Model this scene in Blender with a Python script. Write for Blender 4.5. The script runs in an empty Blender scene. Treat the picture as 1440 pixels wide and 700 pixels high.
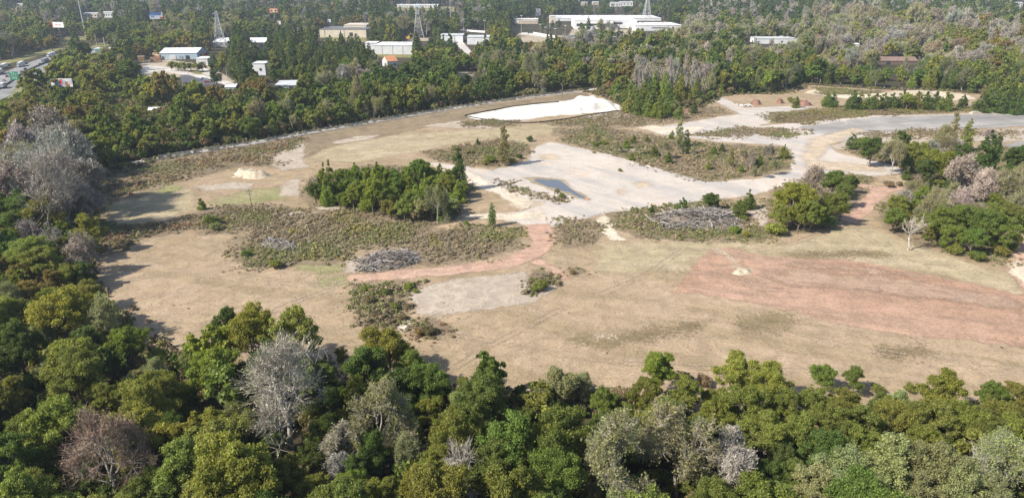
import bpy, math, random
import numpy as np
from mathutils import Vector, noise as mnoise

scene = bpy.context.scene
COL = scene.collection
rng = np.random.default_rng(11)
random.seed(11)

# ------------------------------------------------------------------ camera
F, CX, CY, H = 985.0, 720.0, 350.0, 80.0          # photograph: 1440 x 700, drone 80 m up
TH = math.atan(385.0 / F)
cam_d = bpy.data.cameras.new('camera')
cam_d.sensor_width = 36.0
cam_d.lens = 36.0 * F / 1440.0
cam_d.clip_start = 0.5
cam_d.clip_end = 20000
cam = bpy.data.objects.new('camera', cam_d)
cam.location = (0, 0, H)
cam.rotation_euler = (math.pi / 2 - TH, 0, 0)
COL.objects.link(cam)
scene.camera = cam

# ------------------------------------------------------------------ sky, sun, exposure
SUN_EL = math.radians(41)
SUN_AZ = math.atan2(-0.80, -0.42)                  # where the sun stands (x, y)
world = bpy.data.worlds.new('World')
scene.world = world
world.use_nodes = True
wn = world.node_tree.nodes
sky = wn.new('ShaderNodeTexSky')
sky.sky_type = 'NISHITA'
sky.sun_disc = False
sky.sun_elevation = SUN_EL
sky.sun_rotation = SUN_AZ
sky.altitude = 200
sky.dust_density = 1.5
world.node_tree.links.new(sky.outputs[0], wn['Background'].inputs[0])
wn['Background'].inputs[1].default_value = 0.10
sun_d = bpy.data.lights.new('sun', 'SUN')
sun_d.energy = 4.4
sun_d.angle = math.radians(0.53)
sun_d.color = (1.0, 0.935, 0.83)
sun = bpy.data.objects.new('sun', sun_d)
dv = Vector((-math.sin(SUN_AZ) * math.cos(SUN_EL), -math.cos(SUN_AZ) * math.cos(SUN_EL), -math.sin(SUN_EL)))
sun.rotation_euler = dv.to_track_quat('-Z', 'Y').to_euler()
sun.location = (-200, -100, 300)
COL.objects.link(sun)
scene.view_settings.view_transform = 'Standard'
scene.view_settings.look = 'None'
scene.view_settings.exposure = 0.95
scene.view_settings.gamma = 1
scene.view_settings.use_curve_mapping = False
scene.cycles.max_bounces = 6
scene.cycles.diffuse_bounces = 2
scene.cycles.glossy_bounces = 2
scene.cycles.transmission_bounces = 3
scene.cycles.transparent_max_bounces = 24
scene.cycles.volume_bounces = 0
scene.cycles.use_denoising = True

# ------------------------------------------------------------------ pixel <-> ground
CT, ST = math.cos(TH), math.sin(TH)
def ray(px, py):
    u, v = (px - CX) / F, (CY - py) / F
    return np.array([u, CT + v * ST, -ST + v * CT])
def G(px, py, z=0.0):                              # where the view ray meets the level z
    d = ray(px, py)
    t = (z - H) / d[2]
    return np.array([d[0] * t, d[1] * t, z])
def proj(p):
    x, y, z = p[..., 0], p[..., 1], p[..., 2] - H
    dep = y * CT - z * ST
    dep = np.where(np.abs(dep) < 1e-3, 1e-3, dep)
    return CX + F * x / dep, CY - F * (y * ST + z * CT) / dep, dep
def vn(x, y, s, seed=0.0):                         # cheap smooth value noise, vectorised, -1..1
    X, Y = np.asarray(x) / s + seed * 17.3, np.asarray(y) / s - seed * 9.1
    i, j = np.floor(X), np.floor(Y)
    fx, fy = X - i, Y - j
    fx, fy = fx * fx * (3 - 2 * fx), fy * fy * (3 - 2 * fy)
    def h(a, b):
        q = np.sin(a * 127.1 + b * 311.7 + seed * 74.7) * 43758.5453
        return (q - np.floor(q)) * 2 - 1
    return (h(i, j) * (1 - fx) + h(i + 1, j) * fx) * (1 - fy) + (h(i, j + 1) * (1 - fx) + h(i + 1, j + 1) * fx) * fy
def T(x, y):                                       # terrain height
    x, y = np.asarray(x, float), np.asarray(y, float)
    r = np.hypot(x, y)
    a = np.clip((r - 1000) / 600, 0, 1)
    b = np.clip((r - 1350) / 900, 0, 1)
    a, b = a * a * (3 - 2 * a), b * b * (3 - 2 * b)
    h = a * (2.5 + 3.5 * vn(x, y, 330, 1.0)) + b * (10 + 13 * vn(x, y, 420, 2.0) + 8 * vn(x, y, 900, 3.0))
    c = np.clip((r - 2350) / 900, 0, 1)
    return h + c * c * (26 + 14 * vn(x, y, 700, 4.0))
def GT(px, py):                                    # view ray against the terrain
    z = 0.0
    for _ in range(40):
        p = G(px, py, z)
        z = 0.5 * z + 0.5 * float(T(p[0], p[1]))
    p[2] = float(T(p[0], p[1]))
    return p
def mpp(p):                                        # metres per photo pixel at p
    return float(proj(np.array(p))[2]) / F
def PX(pts, z=0.0):
    return np.array([G(a, b, z)[:2] for a, b in pts])

def inside(P, poly):
    x, y = P[:, 0], P[:, 1]
    c = np.zeros(len(P), bool)
    n = len(poly)
    for i in range(n):
        x0, y0 = poly[i]; x1, y1 = poly[(i + 1) % n]
        k = ((y0 > y) != (y1 > y))
        with np.errstate(divide='ignore', invalid='ignore'):
            c ^= k & (x < (x1 - x0) * (y - y0) / (y1 - y0 if y1 != y0 else 1e-9) + x0)
    return c
def sdist(P, poly):                                # positive inside
    d = np.full(len(P), 1e9)
    n = len(poly)
    for i in range(n):
        a, b = poly[i], poly[(i + 1) % n]
        ab = b - a
        t = np.clip(((P - a) @ ab) / max(ab @ ab, 1e-9), 0, 1)
        d = np.minimum(d, np.hypot(*(P - a - t[:, None] * ab).T))
    return np.where(inside(P, poly), d, -d)

# ------------------------------------------------------------------ mesh helpers
def mesh_np(name, V, Q, mats=(), mi=None, smooth=False):
    V = np.asarray(V, np.float32); Q = np.asarray(Q, np.int32)
    me = bpy.data.meshes.new(name)
    n, k = Q.shape
    me.vertices.add(len(V)); me.vertices.foreach_set('co', V.ravel())
    me.loops.add(n * k); me.loops.foreach_set('vertex_index', Q.ravel())
    me.polygons.add(n)
    me.polygons.foreach_set('loop_start', np.arange(0, n * k, k, dtype=np.int32))
    me.polygons.foreach_set('loop_total', np.full(n, k, np.int32))
    if mi is not None: me.polygons.foreach_set('material_index', np.asarray(mi, np.int32))
    if smooth: me.polygons.foreach_set('use_smooth', np.ones(n, bool))
    for m in mats: me.materials.append(m)
    me.update(calc_edges=True); me.validate()
    return me
class MB:
    def __init__(s): s.v = []; s.f = []
    def box(s, c, d, rz=0.0):
        k = len(s.v); ca, sa = math.cos(rz), math.sin(rz)
        for sx, sy, sz in ((-1,-1,-1),(1,-1,-1),(1,1,-1),(-1,1,-1),(-1,-1,1),(1,-1,1),(1,1,1),(-1,1,1)):
            x, y = sx * d[0] / 2, sy * d[1] / 2
            s.v.append((c[0] + x * ca - y * sa, c[1] + x * sa + y * ca, c[2] + sz * d[2] / 2))
        s.f += [tuple(k + i for i in q) for q in ((0,3,2,1),(4,5,6,7),(0,1,5,4),(1,2,6,5),(2,3,7,6),(3,0,4,7))]
        return s
    def prism(s, prof, y0, y1):                    # profile in x,z swept along y
        k = len(s.v); n = len(prof)
        for y in (y0, y1): s.v += [(x, y, z) for x, z in prof]
        s.f.append(tuple(k + i for i in range(n))); s.f.append(tuple(k + n + i for i in reversed(range(n))))
        for i in range(n):
            j = (i + 1) % n
            s.f.append((k + j, k + i, k + n + i, k + n + j))
        return s
    def tube(s, a, b, r0, r1, n=6, cap=True):
        a, b = Vector(a), Vector(b); d = (b - a)
        if d.length < 1e-6: return s
        q = d.to_track_quat('Z', 'Y'); k = len(s.v)
        for p, r in ((a, r0), (b, r1)):
            for i in range(n):
                t = 2 * math.pi * i / n
                s.v.append(tuple(p + q @ Vector((r * math.cos(t), r * math.sin(t), 0))))
        for i in range(n):
            j = (i + 1) % n
            s.f.append((k + i, k + j, k + n + j, k + n + i))
        if cap:
            s.f.append(tuple(k + n + i for i in range(n))); s.f.append(tuple(k + i for i in reversed(range(n))))
        return s
    def disc_x(s, c, r, w, n=10):                  # wheel: axle along x
        return s.tube((c[0] - w / 2, c[1], c[2]), (c[0] + w / 2, c[1], c[2]), r, r, n)
    def quad(s, *p):
        k = len(s.v); s.v += [tuple(q) for q in p]; s.f.append(tuple(range(k, k + len(p)))); return s
    def mesh(s, name, mat):
        me = bpy.data.meshes.new(name); me.from_pydata(s.v, [], s.f)
        if mat: me.materials.append(mat)
        me.update(); return me
    def build(s, name, mat, parent=None):
        return put(name, s.mesh(name, mat), parent)
def put(name, me, parent=None, loc=None, rz=0.0):
    o = bpy.data.objects.new(name, me); COL.objects.link(o)
    if parent is not None: o.parent = parent
    if loc is not None: o.location = tuple(loc); o.rotation_euler = (0, 0, rz)
    return o
def tag(o, label=None, cat=None, group=None, kind=None):
    if label: o['label'] = label
    if cat: o['category'] = cat
    if group: o['group'] = group
    if kind: o['kind'] = kind
    return o
def thing(name, label, cat, loc=(0, 0, 0), rz=0.0, group=None, scale=1.0):
    o = bpy.data.objects.new(name, None); COL.objects.link(o)
    o.empty_display_size = 0.5
    o.location = tuple(float(v) for v in loc); o.rotation_euler = (0, 0, rz)
    o.scale = (scale,) * 3 if np.isscalar(scale) else tuple(scale)
    return tag(o, label, cat, group)

# ------------------------------------------------------------------ materials
MATS = {}
GK, PK = 0.80, 0.85             # real-world albedo of ground covers and of paint
def nodes(name):
    m = bpy.data.materials.new(name); m.use_nodes = True
    nt = m.node_tree; nt.nodes.clear()
    return m, nt, nt.nodes.new, nt.links.new
def mix(nt, a, b, fac, typ='MIX'):
    n = nt.nodes.new('ShaderNodeMix'); n.data_type = 'RGBA'; n.blend_type = typ
    for s, v in ((n.inputs[0], fac), (n.inputs[6], a), (n.inputs[7], b)):
        if hasattr(v, 'links'): nt.links.new(v, s)
        elif isinstance(v, (int, float)): s.default_value = v
        else: s.default_value = (*v, 1)
    return n.outputs[2]
def mth(nt, op, a, b=None, clamp=False):
    n = nt.nodes.new('ShaderNodeMath'); n.operation = op; n.use_clamp = clamp
    for s, v in ((n.inputs[0], a), (n.inputs[1], b)):
        if v is None: continue
        if hasattr(v, 'links'): nt.links.new(v, s)
        else: s.default_value = v
    return n.outputs[0]
def nz(nt, scale, detail=4, rough=0.55, vec=None, dist=0.0):
    n = nt.nodes.new('ShaderNodeTexNoise'); n.inputs['Scale'].default_value = scale
    n.inputs['Detail'].default_value = detail; n.inputs['Roughness'].default_value = rough
    n.inputs['Distortion'].default_value = dist
    if vec is not None: nt.links.new(vec, n.inputs['Vector'])
    return n.outputs['Fac']
def rng_map(nt, v, a, b, c=0.0, d=1.0):
    n = nt.nodes.new('ShaderNodeMapRange'); n.clamp = True
    n.interpolation_type = 'SMOOTHSTEP'
    nt.links.new(v, n.inputs[0])
    for i, k in zip((1, 2, 3, 4), (a, b, c, d)): n.inputs[i].default_value = k
    return n.outputs[0]
def geo_pos(nt):
    return nt.nodes.new('ShaderNodeNewGeometry').outputs['Position']
def mapped(nt, pos, scale, rz):
    n = nt.nodes.new('ShaderNodeMapping'); n.inputs['Scale'].default_value = scale
    n2 = nt.nodes.new('ShaderNodeVectorRotate'); n2.rotation_type = 'Z_AXIS'; n2.inputs['Angle'].default_value = rz
    nt.links.new(pos, n2.inputs['Vector']); nt.links.new(n2.outputs[0], n.inputs['Vector'])
    return n.outputs[0]
def finish(nt, col, rough=0.9, bump=None, bs=0.3, bd=0.2, spec=0.2, alpha=None, metallic=0.0):
    b = nt.nodes.new('ShaderNodeBsdfPrincipled')
    if hasattr(col, 'links'): nt.links.new(col, b.inputs['Base Color'])
    else: b.inputs['Base Color'].default_value = (*col, 1)
    b.inputs['Roughness'].default_value = rough
    b.inputs['Metallic'].default_value = metallic
    b.inputs['Specular IOR Level'].default_value = spec
    if bump is not None:
        k = nt.nodes.new('ShaderNodeBump'); k.inputs['Strength'].default_value = bs; k.inputs['Distance'].default_value = bd
        nt.links.new(bump, k.inputs['Height']); nt.links.new(k.outputs[0], b.inputs['Normal'])
    out = nt.nodes.new('ShaderNodeOutputMaterial'); sh = b.outputs[0]
    if alpha is not None:
        t = nt.nodes.new('ShaderNodeBsdfTransparent'); m = nt.nodes.new('ShaderNodeMixShader')
        nt.links.new(alpha, m.inputs[0]); nt.links.new(t.outputs[0], m.inputs[1]); nt.links.new(sh, m.inputs[2]); sh = m.outputs[0]
    nt.links.new(sh, out.inputs[0])
def paint(name, col, rough=0.6, var=0.12, spec=0.3, scale=0.7, metallic=0.0):
    if name in MATS: return MATS[name]
    col = [v * PK for v in col]
    m, nt, N, L = nodes(name)
    p = nt.nodes.new('ShaderNodeTexCoord').outputs['Object']
    n1 = nz(nt, scale, 5, 0.6, p); n2 = nz(nt, scale * 9, 3, 0.6, p)
    f = mth(nt, 'ADD', mth(nt, 'MULTIPLY', n1, 0.7), mth(nt, 'MULTIPLY', n2, 0.3))
    c = mix(nt, [v * (1 - var * 1.6) for v in col], [min(v * (1 + var), 0.95) for v in col], rng_map(nt, f, 0.3, 0.7))
    finish(nt, c, rough, None, spec=spec, metallic=metallic)
    MATS[name] = m
    return m
def soil(name, c1, c2, c3, s1=0.02, s2=0.12, fine=1.6, streak=None, edge=None, bump=0.2, c3f=(0.55, 0.72), spec=0.15, rough=0.95, dots=None, grain=1.0):
    """ground cover: two broad colours, patches of a third, grain, optional streaks; edge=(ragged, soft) in metres"""
    if name in MATS: return MATS[name]
    c1, c2, c3 = ([v * GK for v in c] for c in (c1, c2, c3))
    if streak: streak = (*streak[:3], [v * GK for v in streak[3]], streak[4])
    m, nt, N, L = nodes(name)
    p = geo_pos(nt)
    c = mix(nt, c1, c2, rng_map(nt, nz(nt, s1, 5, 0.6, p, 0.6), 0.36, 0.64))
    c = mix(nt, c, c3, rng_map(nt, nz(nt, s2, 6, 0.65, p, 1.0), *c3f))
    if streak:
        ang, ratio, sc, cs, amt = streak
        sn = nz(nt, 1.0, 5, 0.62, mapped(nt, p, (sc / ratio, sc, sc), ang), 0.25)
        c = mix(nt, c, cs, rng_map(nt, sn, 0.46, 0.6, 0, amt))
    g = nz(nt, fine, 6, 0.75, p)
    g2 = nz(nt, fine * 0.13, 7, 0.72, p, 0.7)
    c = mix(nt, c, mix(nt, (0.55, 0.55, 0.55), (1.35, 1.35, 1.35), rng_map(nt, g, 0.25, 0.75)), 0.75 * grain, 'MULTIPLY')
    c = mix(nt, c, mix(nt, (0.72, 0.72, 0.72), (1.22, 1.2, 1.18), rng_map(nt, g2, 0.3, 0.7)), 0.8 * grain, 'MULTIPLY')
    if dots:
        dn = nz(nt, dots[1], 2, 0.5, p)
        c = mix(nt, c, dots[0], rng_map(nt, dn, 0.68, 0.74, 0, dots[2]))
    alpha = None
    if edge:
        a = N('ShaderNodeAttribute'); a.attribute_name = 'sd'
        big = mth(nt, 'MULTIPLY', mth(nt, 'SUBTRACT', nz(nt, 0.09, 6, 0.68, p, 0.8), 0.5), edge[0] * 7.0)
        small = mth(nt, 'MULTIPLY', mth(nt, 'SUBTRACT', nz(nt, 1.1, 7, 0.85, p), 0.5), edge[1] * 13.0)
        alpha = mth(nt, 'GREATER_THAN', mth(nt, 'ADD', a.outputs['Fac'], mth(nt, 'ADD', big, small)), 0.0)
    finish(nt, c, rough, g, bump, 0.25, spec, alpha)
    if edge: m['reach'] = edge[0] * 1.4 + edge[1] * 2.6
    MATS[name] = m
    return m
LAYER = [0]
LAID = []
def sheet(name, poly, mat, step=1.5, margin=2.0, kind='structure', label=None, z=None, parent=None):
    """flat ground cover inside a world polygon, with its edge distance stored for a ragged outline"""
    poly = np.asarray(poly, float); margin = max(0.3, float(mat.get('reach', 0.3)))
    lo, hi = poly.min(0) - margin - step, poly.max(0) + margin + step
    nx, ny = int((hi[0] - lo[0]) / step) + 2, int((hi[1] - lo[1]) / step) + 2
    X, Y = np.meshgrid(lo[0] + np.arange(nx) * step, lo[1] + np.arange(ny) * step)
    P = np.stack([X.ravel(), Y.ravel()], 1)
    sd = sdist(P, poly)
    keep = (sd > -margin).reshape(ny, nx)
    cell = keep[:-1, :-1] & keep[1:, :-1] & keep[:-1, 1:] & keep[1:, 1:]
    j, i = np.nonzero(cell)
    a = j * nx + i
    Q = np.stack([a, a + 1, a + nx + 1, a + nx], 1)
    used, inv = np.unique(Q, return_inverse=True)
    U_ = P[used]; lv = 1                              # one level above whatever it overlaps
    for po, b0, b1, mg, l in LAID:
        if l >= lv and (b0 < hi).all() and (b1 > lo).all():
            k = ((U_ > b0) & (U_ < b1)).all(1)
            if k.any() and (sdist(U_[k], po) > -mg - 2 * step).any(): lv = l + 1
    LAID.append((poly, lo, hi, margin + step, lv)); LAYER[0] = max(LAYER[0], lv)
    V = np.concatenate([U_, ((.3 if z else 0.0) + 0.006 * lv + T(U_[:, 0], U_[:, 1]))[:, None]], 1)
    me = mesh_np(name, V, inv.reshape(-1, 4), [mat])
    at = me.attributes.new('sd', 'FLOAT', 'POINT'); at.data.foreach_set('value', sd[used].astype(np.float32))
    o = put(name, me, parent)
    if parent is None: tag(o, kind=kind)
    if label: o['label'] = label
    return o
def ribbon(pts, w):                                # polygon along a centre line of world points
    pts = np.asarray(pts, float); t = np.gradient(pts, axis=0)
    t /= np.linalg.norm(t, axis=1)[:, None]
    nrm = np.stack([-t[:, 1], t[:, 0]], 1)
    w = np.broadcast_to(np.asarray(w, float), (len(pts),))[:, None] / 2
    return np.concatenate([pts + nrm * w, (pts - nrm * w)[::-1]])
def spline(pts, n=8):
    P = np.asarray(pts, float); Q = np.concatenate([[2 * P[0] - P[1]], P, [2 * P[-1] - P[-2]]])
    out = []
    for i in range(1, len(Q) - 2):
        for t in np.linspace(0, 1, n, endpoint=False):
            a, b, c, d = Q[i - 1], Q[i], Q[i + 1], Q[i + 2]
            out.append(0.5 * (2 * b + (c - a) * t + (2 * a - 5 * b + 4 * c - d) * t * t + (3 * b - a - 3 * c + d) * t ** 3))
    out.append(P[-1])
    return np.array(out)

# ================================================================== GROUND
def ground_sheet():
    rs = np.concatenate([[0.0], 15 * 1.055 ** np.arange(0, 126)])
    na = 288
    A = np.arange(na) * 2 * math.pi / na
    V = [np.zeros((1, 2))]
    for r in rs[1:]: V.append(np.stack([r * np.cos(A), r * np.sin(A)], 1))
    V = np.concatenate(V)
    V3 = np.concatenate([V, T(V[:, 0], V[:, 1])[:, None]], 1)
    Q = []
    k = np.arange(na); k2 = (k + 1) % na
    for i in range(len(rs) - 2):
        a, b = 1 + i * na, 1 + (i + 1) * na
        Q.append(np.stack([a + k, b + k, b + k2, a + k2], 1))
    Q = np.concatenate(Q)
    mat = soil('forest_floor', (.075, .058, .036), (.055, .055, .026), (.11, .085, .05), 0.02, 0.1, 0.9, bump=0.5)
    me = mesh_np('ground', V3, Q, [mat], smooth=True)
    return tag(put('ground', me), kind='structure')
ground_sheet()

SITE = [(118, 402), (122, 352), (128, 302), (140, 252), (222, 224), (330, 203), (430, 186), (530, 169), (620, 154), (720, 139), (815, 127),
        (850, 135), (880, 150), (930, 158), (985, 150), (1010, 136), (1040, 132), (1100, 132), (1135, 119), (1240, 126), (1330, 128), (1385, 133),
        (1400, 150), (1500, 150), (1640, 180), (1800, 300), (1800, 560), (1440, 585), (1330, 592), (1230, 592), (1110, 588), (1000, 582), (900, 566), (800, 556), (720, 560),
        (620, 552), (560, 540), (490, 545), (450, 512), (340, 512), (250, 512), (200, 480), (140, 430)]
SITEW = PX(SITE)
STRAW = soil('dry_mown_grass', (.42, .318, .215), (.37, .28, .18), (.46, .36, .252), 0.012, 0.06, 1.7,
             streak=(0.35, 7, 0.11, (.305, .235, .14), 0.6), edge=(2.0, 1.0), bump=0.3)
sheet('field', SITEW, STRAW, 3.0, 6.0)

PALE = soil('pale_mown_grass', (.45, .37, .245), (.40, .33, .205), (.49, .41, .28), 0.02, 0.08, 1.5,
            streak=(0.1, 6, 0.12, (.34, .285, .17), 0.5), edge=(2.0, 1.6))
GREENISH = soil('thin_green_grass', (.27, .265, .12), (.33, .295, .16), (.38, .31, .19), 0.05, 0.16, 1.3, edge=(1.6, 1.6))
BROWN = soil('scrub_soil', (.23, .18, .12), (.29, .225, .145), (.19, .165, .085), 0.03, 0.12, 1.2, edge=(2.0, 1.2), bump=0.6)
GRAVEL = soil('grey_gravel', (.44, .37, .295), (.48, .41, .33), (.38, .30, .21), 0.03, 0.14, 2.5, edge=(1.4, 0.7), dots=((.22, .18, .12), 0.8, 0.5))
SLAB = soil('weathered_concrete', (.53, .475, .42), (.59, .52, .45), (.57, .455, .36), 0.018, 0.09, 1.1,
            streak=(0.90, 8, 0.09, (.42, .395, .375), 0.7), edge=(1.2, 0.6), bump=0.08, c3f=(0.54, 0.68), grain=.45)
ASPH = soil('grey_asphalt_slab', (.30, .285, .265), (.41, .385, .355), (.48, .41, .335), 0.025, 0.06, 1.0,
            streak=(2.89, 9, 0.07, (.235, .228, .22), 0.7), edge=(1.5, 0.8), bump=0.08, c3f=(0.58, 0.75), grain=.5)
SAND = soil('pale_sand', (.68, .60, .49), (.61, .52, .40), (.54, .44, .31), 0.03, 0.15, 1.4, edge=(1.2, 0.6))
WHITE = soil('white_sand', (.80, .77, .72), (.74, .69, .62), (.64, .56, .46), 0.05, 0.15, 1.0, edge=(2.0, 0.8), bump=0.3)
RED = soil('red_clay', (.42, .265, .182), (.455, .30, .215), (.385, .23, .15), 0.02, 0.07, 1.6,
           streak=(0.30, 14, 0.22, (.32, .225, .16), 0.55), edge=(0.8, 0.4))
REDROAD = soil('red_clay_track', (.47, .29, .21), (.51, .34, .255), (.42, .245, .17), 0.05, 0.2, 1.8,
               streak=(-0.26, 8, 0.5, (.54, .39, .30), 0.6), edge=(0.8, 0.4))
OCHRE = soil('ochre_wash', (.56, .455, .335), (.52, .42, .31), (.60, .52, .42), 0.04, 0.12, 1.3, edge=(1.2, 1.6))
WET = soil('wet_clay', (.36, .29, .19), (.30, .245, .15), (.42, .35, .25), 0.05, 0.2, 1.5, edge=(1.0, 1.0), rough=0.7, spec=0.3)
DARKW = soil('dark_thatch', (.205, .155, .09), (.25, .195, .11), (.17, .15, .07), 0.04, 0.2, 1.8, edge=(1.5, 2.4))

# paler mown strips and grass
sheet('mown_strip', PX([(432, 226), (450, 208), (560, 190), (700, 180), (715, 190), (620, 205), (600, 212), (500, 228)]), PALE, 2.5, 6)
sheet('mown_strip', PX([(148, 318), (150, 290), (190, 270), (250, 258), (275, 270), (268, 296), (215, 315)]), PALE, 2.0, 6)
sheet('mown_strip', PX([(840, 342), (1000, 338), (1100, 345), (1180, 322), (1215, 318), (1290, 345), (1440, 392), (1440, 420), (1330, 385), (1170, 365), (1000, 352), (960, 380), (840, 385)]), PALE, 2.5, 6)
sheet('mown_strip', PX([(690, 182), (800, 170), (870, 172), (760, 190), (740, 205), (700, 200)]), PALE, 2.5, 6)
for pl in ([(290, 285), (340, 268), (420, 262), (400, 278), (330, 290)], [(440, 390), (500, 386), (498, 400), (450, 402)],
           [(205, 268), (235, 258), (262, 264), (240, 274)], [(400, 372), (480, 360), (500, 378), (440, 388)]):
    sheet('green_grass', PX(pl), GREENISH, 1.5, 5)
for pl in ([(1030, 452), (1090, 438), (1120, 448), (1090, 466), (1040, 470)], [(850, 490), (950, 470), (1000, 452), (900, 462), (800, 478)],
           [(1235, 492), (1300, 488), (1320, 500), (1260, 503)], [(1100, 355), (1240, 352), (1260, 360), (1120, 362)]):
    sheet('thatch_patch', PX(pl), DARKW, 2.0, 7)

# brown scrub soil areas: (polygon, weed density, weed height, tint mode)
SCRUB = {
 'A': [(262, 305), (330, 288), (430, 292), (520, 302), (600, 322), (690, 317), (728, 321), (736, 346), (690, 364), (600, 376), (588, 352), (500, 352), (480, 372), (400, 372), (325, 352), (330, 330), (275, 322)],
 'B': [(420, 272), (440, 248), (520, 232), (640, 238), (668, 268), (640, 305), (600, 325), (540, 308), (440, 290)],
 'C': [(128, 300), (150, 318), (220, 316), (268, 300), (270, 322), (210, 335), (150, 358), (124, 360)],
 'D': [(140, 250), (222, 226), (330, 206), (430, 190), (432, 200), (395, 220), (405, 236), (330, 232), (250, 256), (190, 274), (140, 288)],
 'E': [(598, 212), (650, 205), (700, 196), (745, 205), (748, 214), (730, 224), (700, 236), (640, 232), (600, 222)],
 'F': [(690, 250), (715, 254), (765, 270), (805, 282), (788, 288), (745, 276), (705, 262)],
 'G': [(778, 312), (810, 306), (846, 312), (852, 332), (820, 346), (794, 349), (780, 334)],
 'H': [(850, 300), (900, 290), (960, 284), (1010, 280), (1060, 286), (1085, 300), (1080, 338), (1000, 340), (900, 336), (862, 322)],
 'I': [(775, 180), (850, 178), (900, 186), (960, 198), (1060, 205), (1110, 208), (1114, 236), (1080, 246), (990, 256), (900, 236), (830, 210), (785, 196)],
 'J': [(1070, 160), (1180, 150), (1330, 148), (1400, 150), (1380, 157), (1230, 163), (1130, 176), (1085, 172)],
 'K': [(1185, 205), (1215, 200), (1300, 212), (1440, 205), (1460, 240), (1440, 300), (1430, 372), (1380, 370), (1300, 345), (1240, 320), (1235, 290), (1285, 262), (1260, 236), (1210, 222)],
 'L': [(502, 396), (592, 396), (594, 408), (572, 424), (578, 444), (560, 462), (510, 458), (500, 430)],
 'M': [(574, 458), (600, 446), (628, 456), (632, 468), (600, 476), (576, 472)],
 'N': [(742, 388), (758, 378), (784, 392), (776, 408), (752, 412), (742, 400)],
 'O': [(1060, 335), (1075, 300), (1090, 260), (1180, 240), (1225, 250), (1225, 272), (1185, 300), (1150, 322), (1090, 332)],
 'P': [(880, 152), (960, 150), (1010, 150), (1030, 160), (960, 172), (870, 180), (780, 178), (760, 172), (830, 164)],
 'Q': [(330, 352), (350, 346), (415, 366), (410, 378), (340, 376)],
 'R': [(1140, 122), (1240, 128), (1250, 134), (1150, 134)],
 'S': [(268, 310), (290, 292), (312, 300), (315, 328), (285, 332)],
 'U': [(952, 190), (1040, 178), (1110, 180), (1140, 184), (1100, 190), (1010, 196)],
 'W': [(1195, 187), (1250, 184), (1300, 180), (1440, 184), (1440, 196), (1340, 192), (1280, 196), (1220, 192)],
 'X': [(640, 172), (690, 168), (730, 170), (720, 178), (660, 180)],
 'Y': [(1070, 188), (1110, 184), (1138, 188), (1120, 196), (1080, 196)],
 'Z': [(792, 384), (812, 374), (822, 382), (806, 388)],
}
SCRUBW = {k: PX(v) for k, v in SCRUB.items()}
for k, v in SCRUBW.items(): sheet('scrub_ground', v, BROWN, 2.0 if k in 'AHIJKD' else 1.5, 4)
sheet('scrub_ground', PX([(140, 288), (200, 276), (240, 258), (330, 236), (420, 225), (470, 205), (620, 176), (760, 162), (870, 158), (820, 130), (620, 157), (430, 189), (222, 226)]), BROWN, 3, 6)

# bare slabs and roads
PAD = [(600, 228), (640, 232), (690, 240), (742, 226), (752, 206), (775, 200), (850, 216), (930, 238), (990, 256), (1060, 252), (1112, 240), (1118, 222), (1105, 205), (1060, 202),
       (1010, 200), (960, 192), (1010, 182), (1130, 172), (1230, 163), (1300, 162), (1440, 158), (1640, 160), (1700, 200), (1440, 176), (1340, 182), (1230, 190), (1165, 203), (1180, 216), (1255, 232), (1280, 244), (1225, 248),
       (1150, 244), (1105, 262), (1050, 276), (1000, 280), (915, 292), (850, 300), (800, 312), (768, 322), (742, 318), (725, 312), (680, 304), (740, 296), (750, 288), (690, 266), (640, 246)]
sheet('concrete_slab', PX(PAD), SLAB, 2.0, 3)
sheet('concrete_slab', PX([(905, 182), (950, 175), (1040, 160), (1000, 140), (1018, 138), (1045, 152), (1100, 150), (1150, 150), (1090, 160), (1098, 168), (1060, 180), (985, 192), (930, 190)]), SLAB, 2.0, 4)
sheet('asphalt_slab', PX([(1120, 180), (1230, 165), (1300, 163), (1440, 160), (1640, 165), (1680, 200), (1440, 178), (1350, 182), (1240, 186), (1170, 192)]), ASPH, 2.0, 4)
sheet('concrete_slab', PX([(1405, 205), (1440, 198), (1560, 205), (1560, 225), (1440, 212)]), ASPH, 2.0, 3)
sheet('concrete_slab', PX([(1165, 206), (1200, 196), (1290, 190), (1360, 184), (1450, 180), (1450, 198), (1400, 200), (1320, 198), (1230, 204), (1180, 212)]), GRAVEL, 2.0)
sheet('ochre_stain', PX([(1128, 222), (1140, 196), (1200, 180), (1215, 184), (1165, 205), (1150, 226), (1240, 234), (1240, 242), (1140, 238)]), OCHRE, 2.0, 7)
for pl in ([(755, 218), (782, 216), (785, 224), (760, 225)], [(890, 258), (912, 254), (915, 262), (898, 264)], [(868, 270), (880, 264), (874, 276)], [(715, 288), (745, 280), (770, 286), (730, 296)]):
    sheet('ochre_stain', PX(pl), OCHRE, 1.5, 6)
sheet('sand_track', PX([(606, 232), (650, 238), (700, 262), (750, 284), (742, 294), (690, 270), (640, 250)]), SAND, 1.2, 3)
sheet('sand_track', PX([(650, 302), (760, 298), (770, 310), (735, 308), (660, 308)]), SAND, 1.2, 3)
sheet('sand_track', PX([(840, 308), (850, 304), (868, 326), (880, 338), (856, 338)]), SAND, 1.0, 2)
sheet('sand_track', PX([(850, 212), (915, 206), (918, 209), (860, 216)]), SAND, 1.0, 2)
sheet('sand_patch', PX([(1140, 128), (1240, 134), (1310, 127), (1362, 134), (1375, 140), (1250, 142), (1180, 138), (1128, 130)]), SAND, 2.0, 3)
sheet('sand_patch', PX([(895, 180), (915, 176), (940, 180), (990, 178), (985, 184), (930, 188)]), SAND, 1.5, 3)
sheet('sand_patch', PX([(1040, 300), (1080, 292), (1078, 316), (1045, 318)]), GRAVEL, 1.5, 3)
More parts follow.
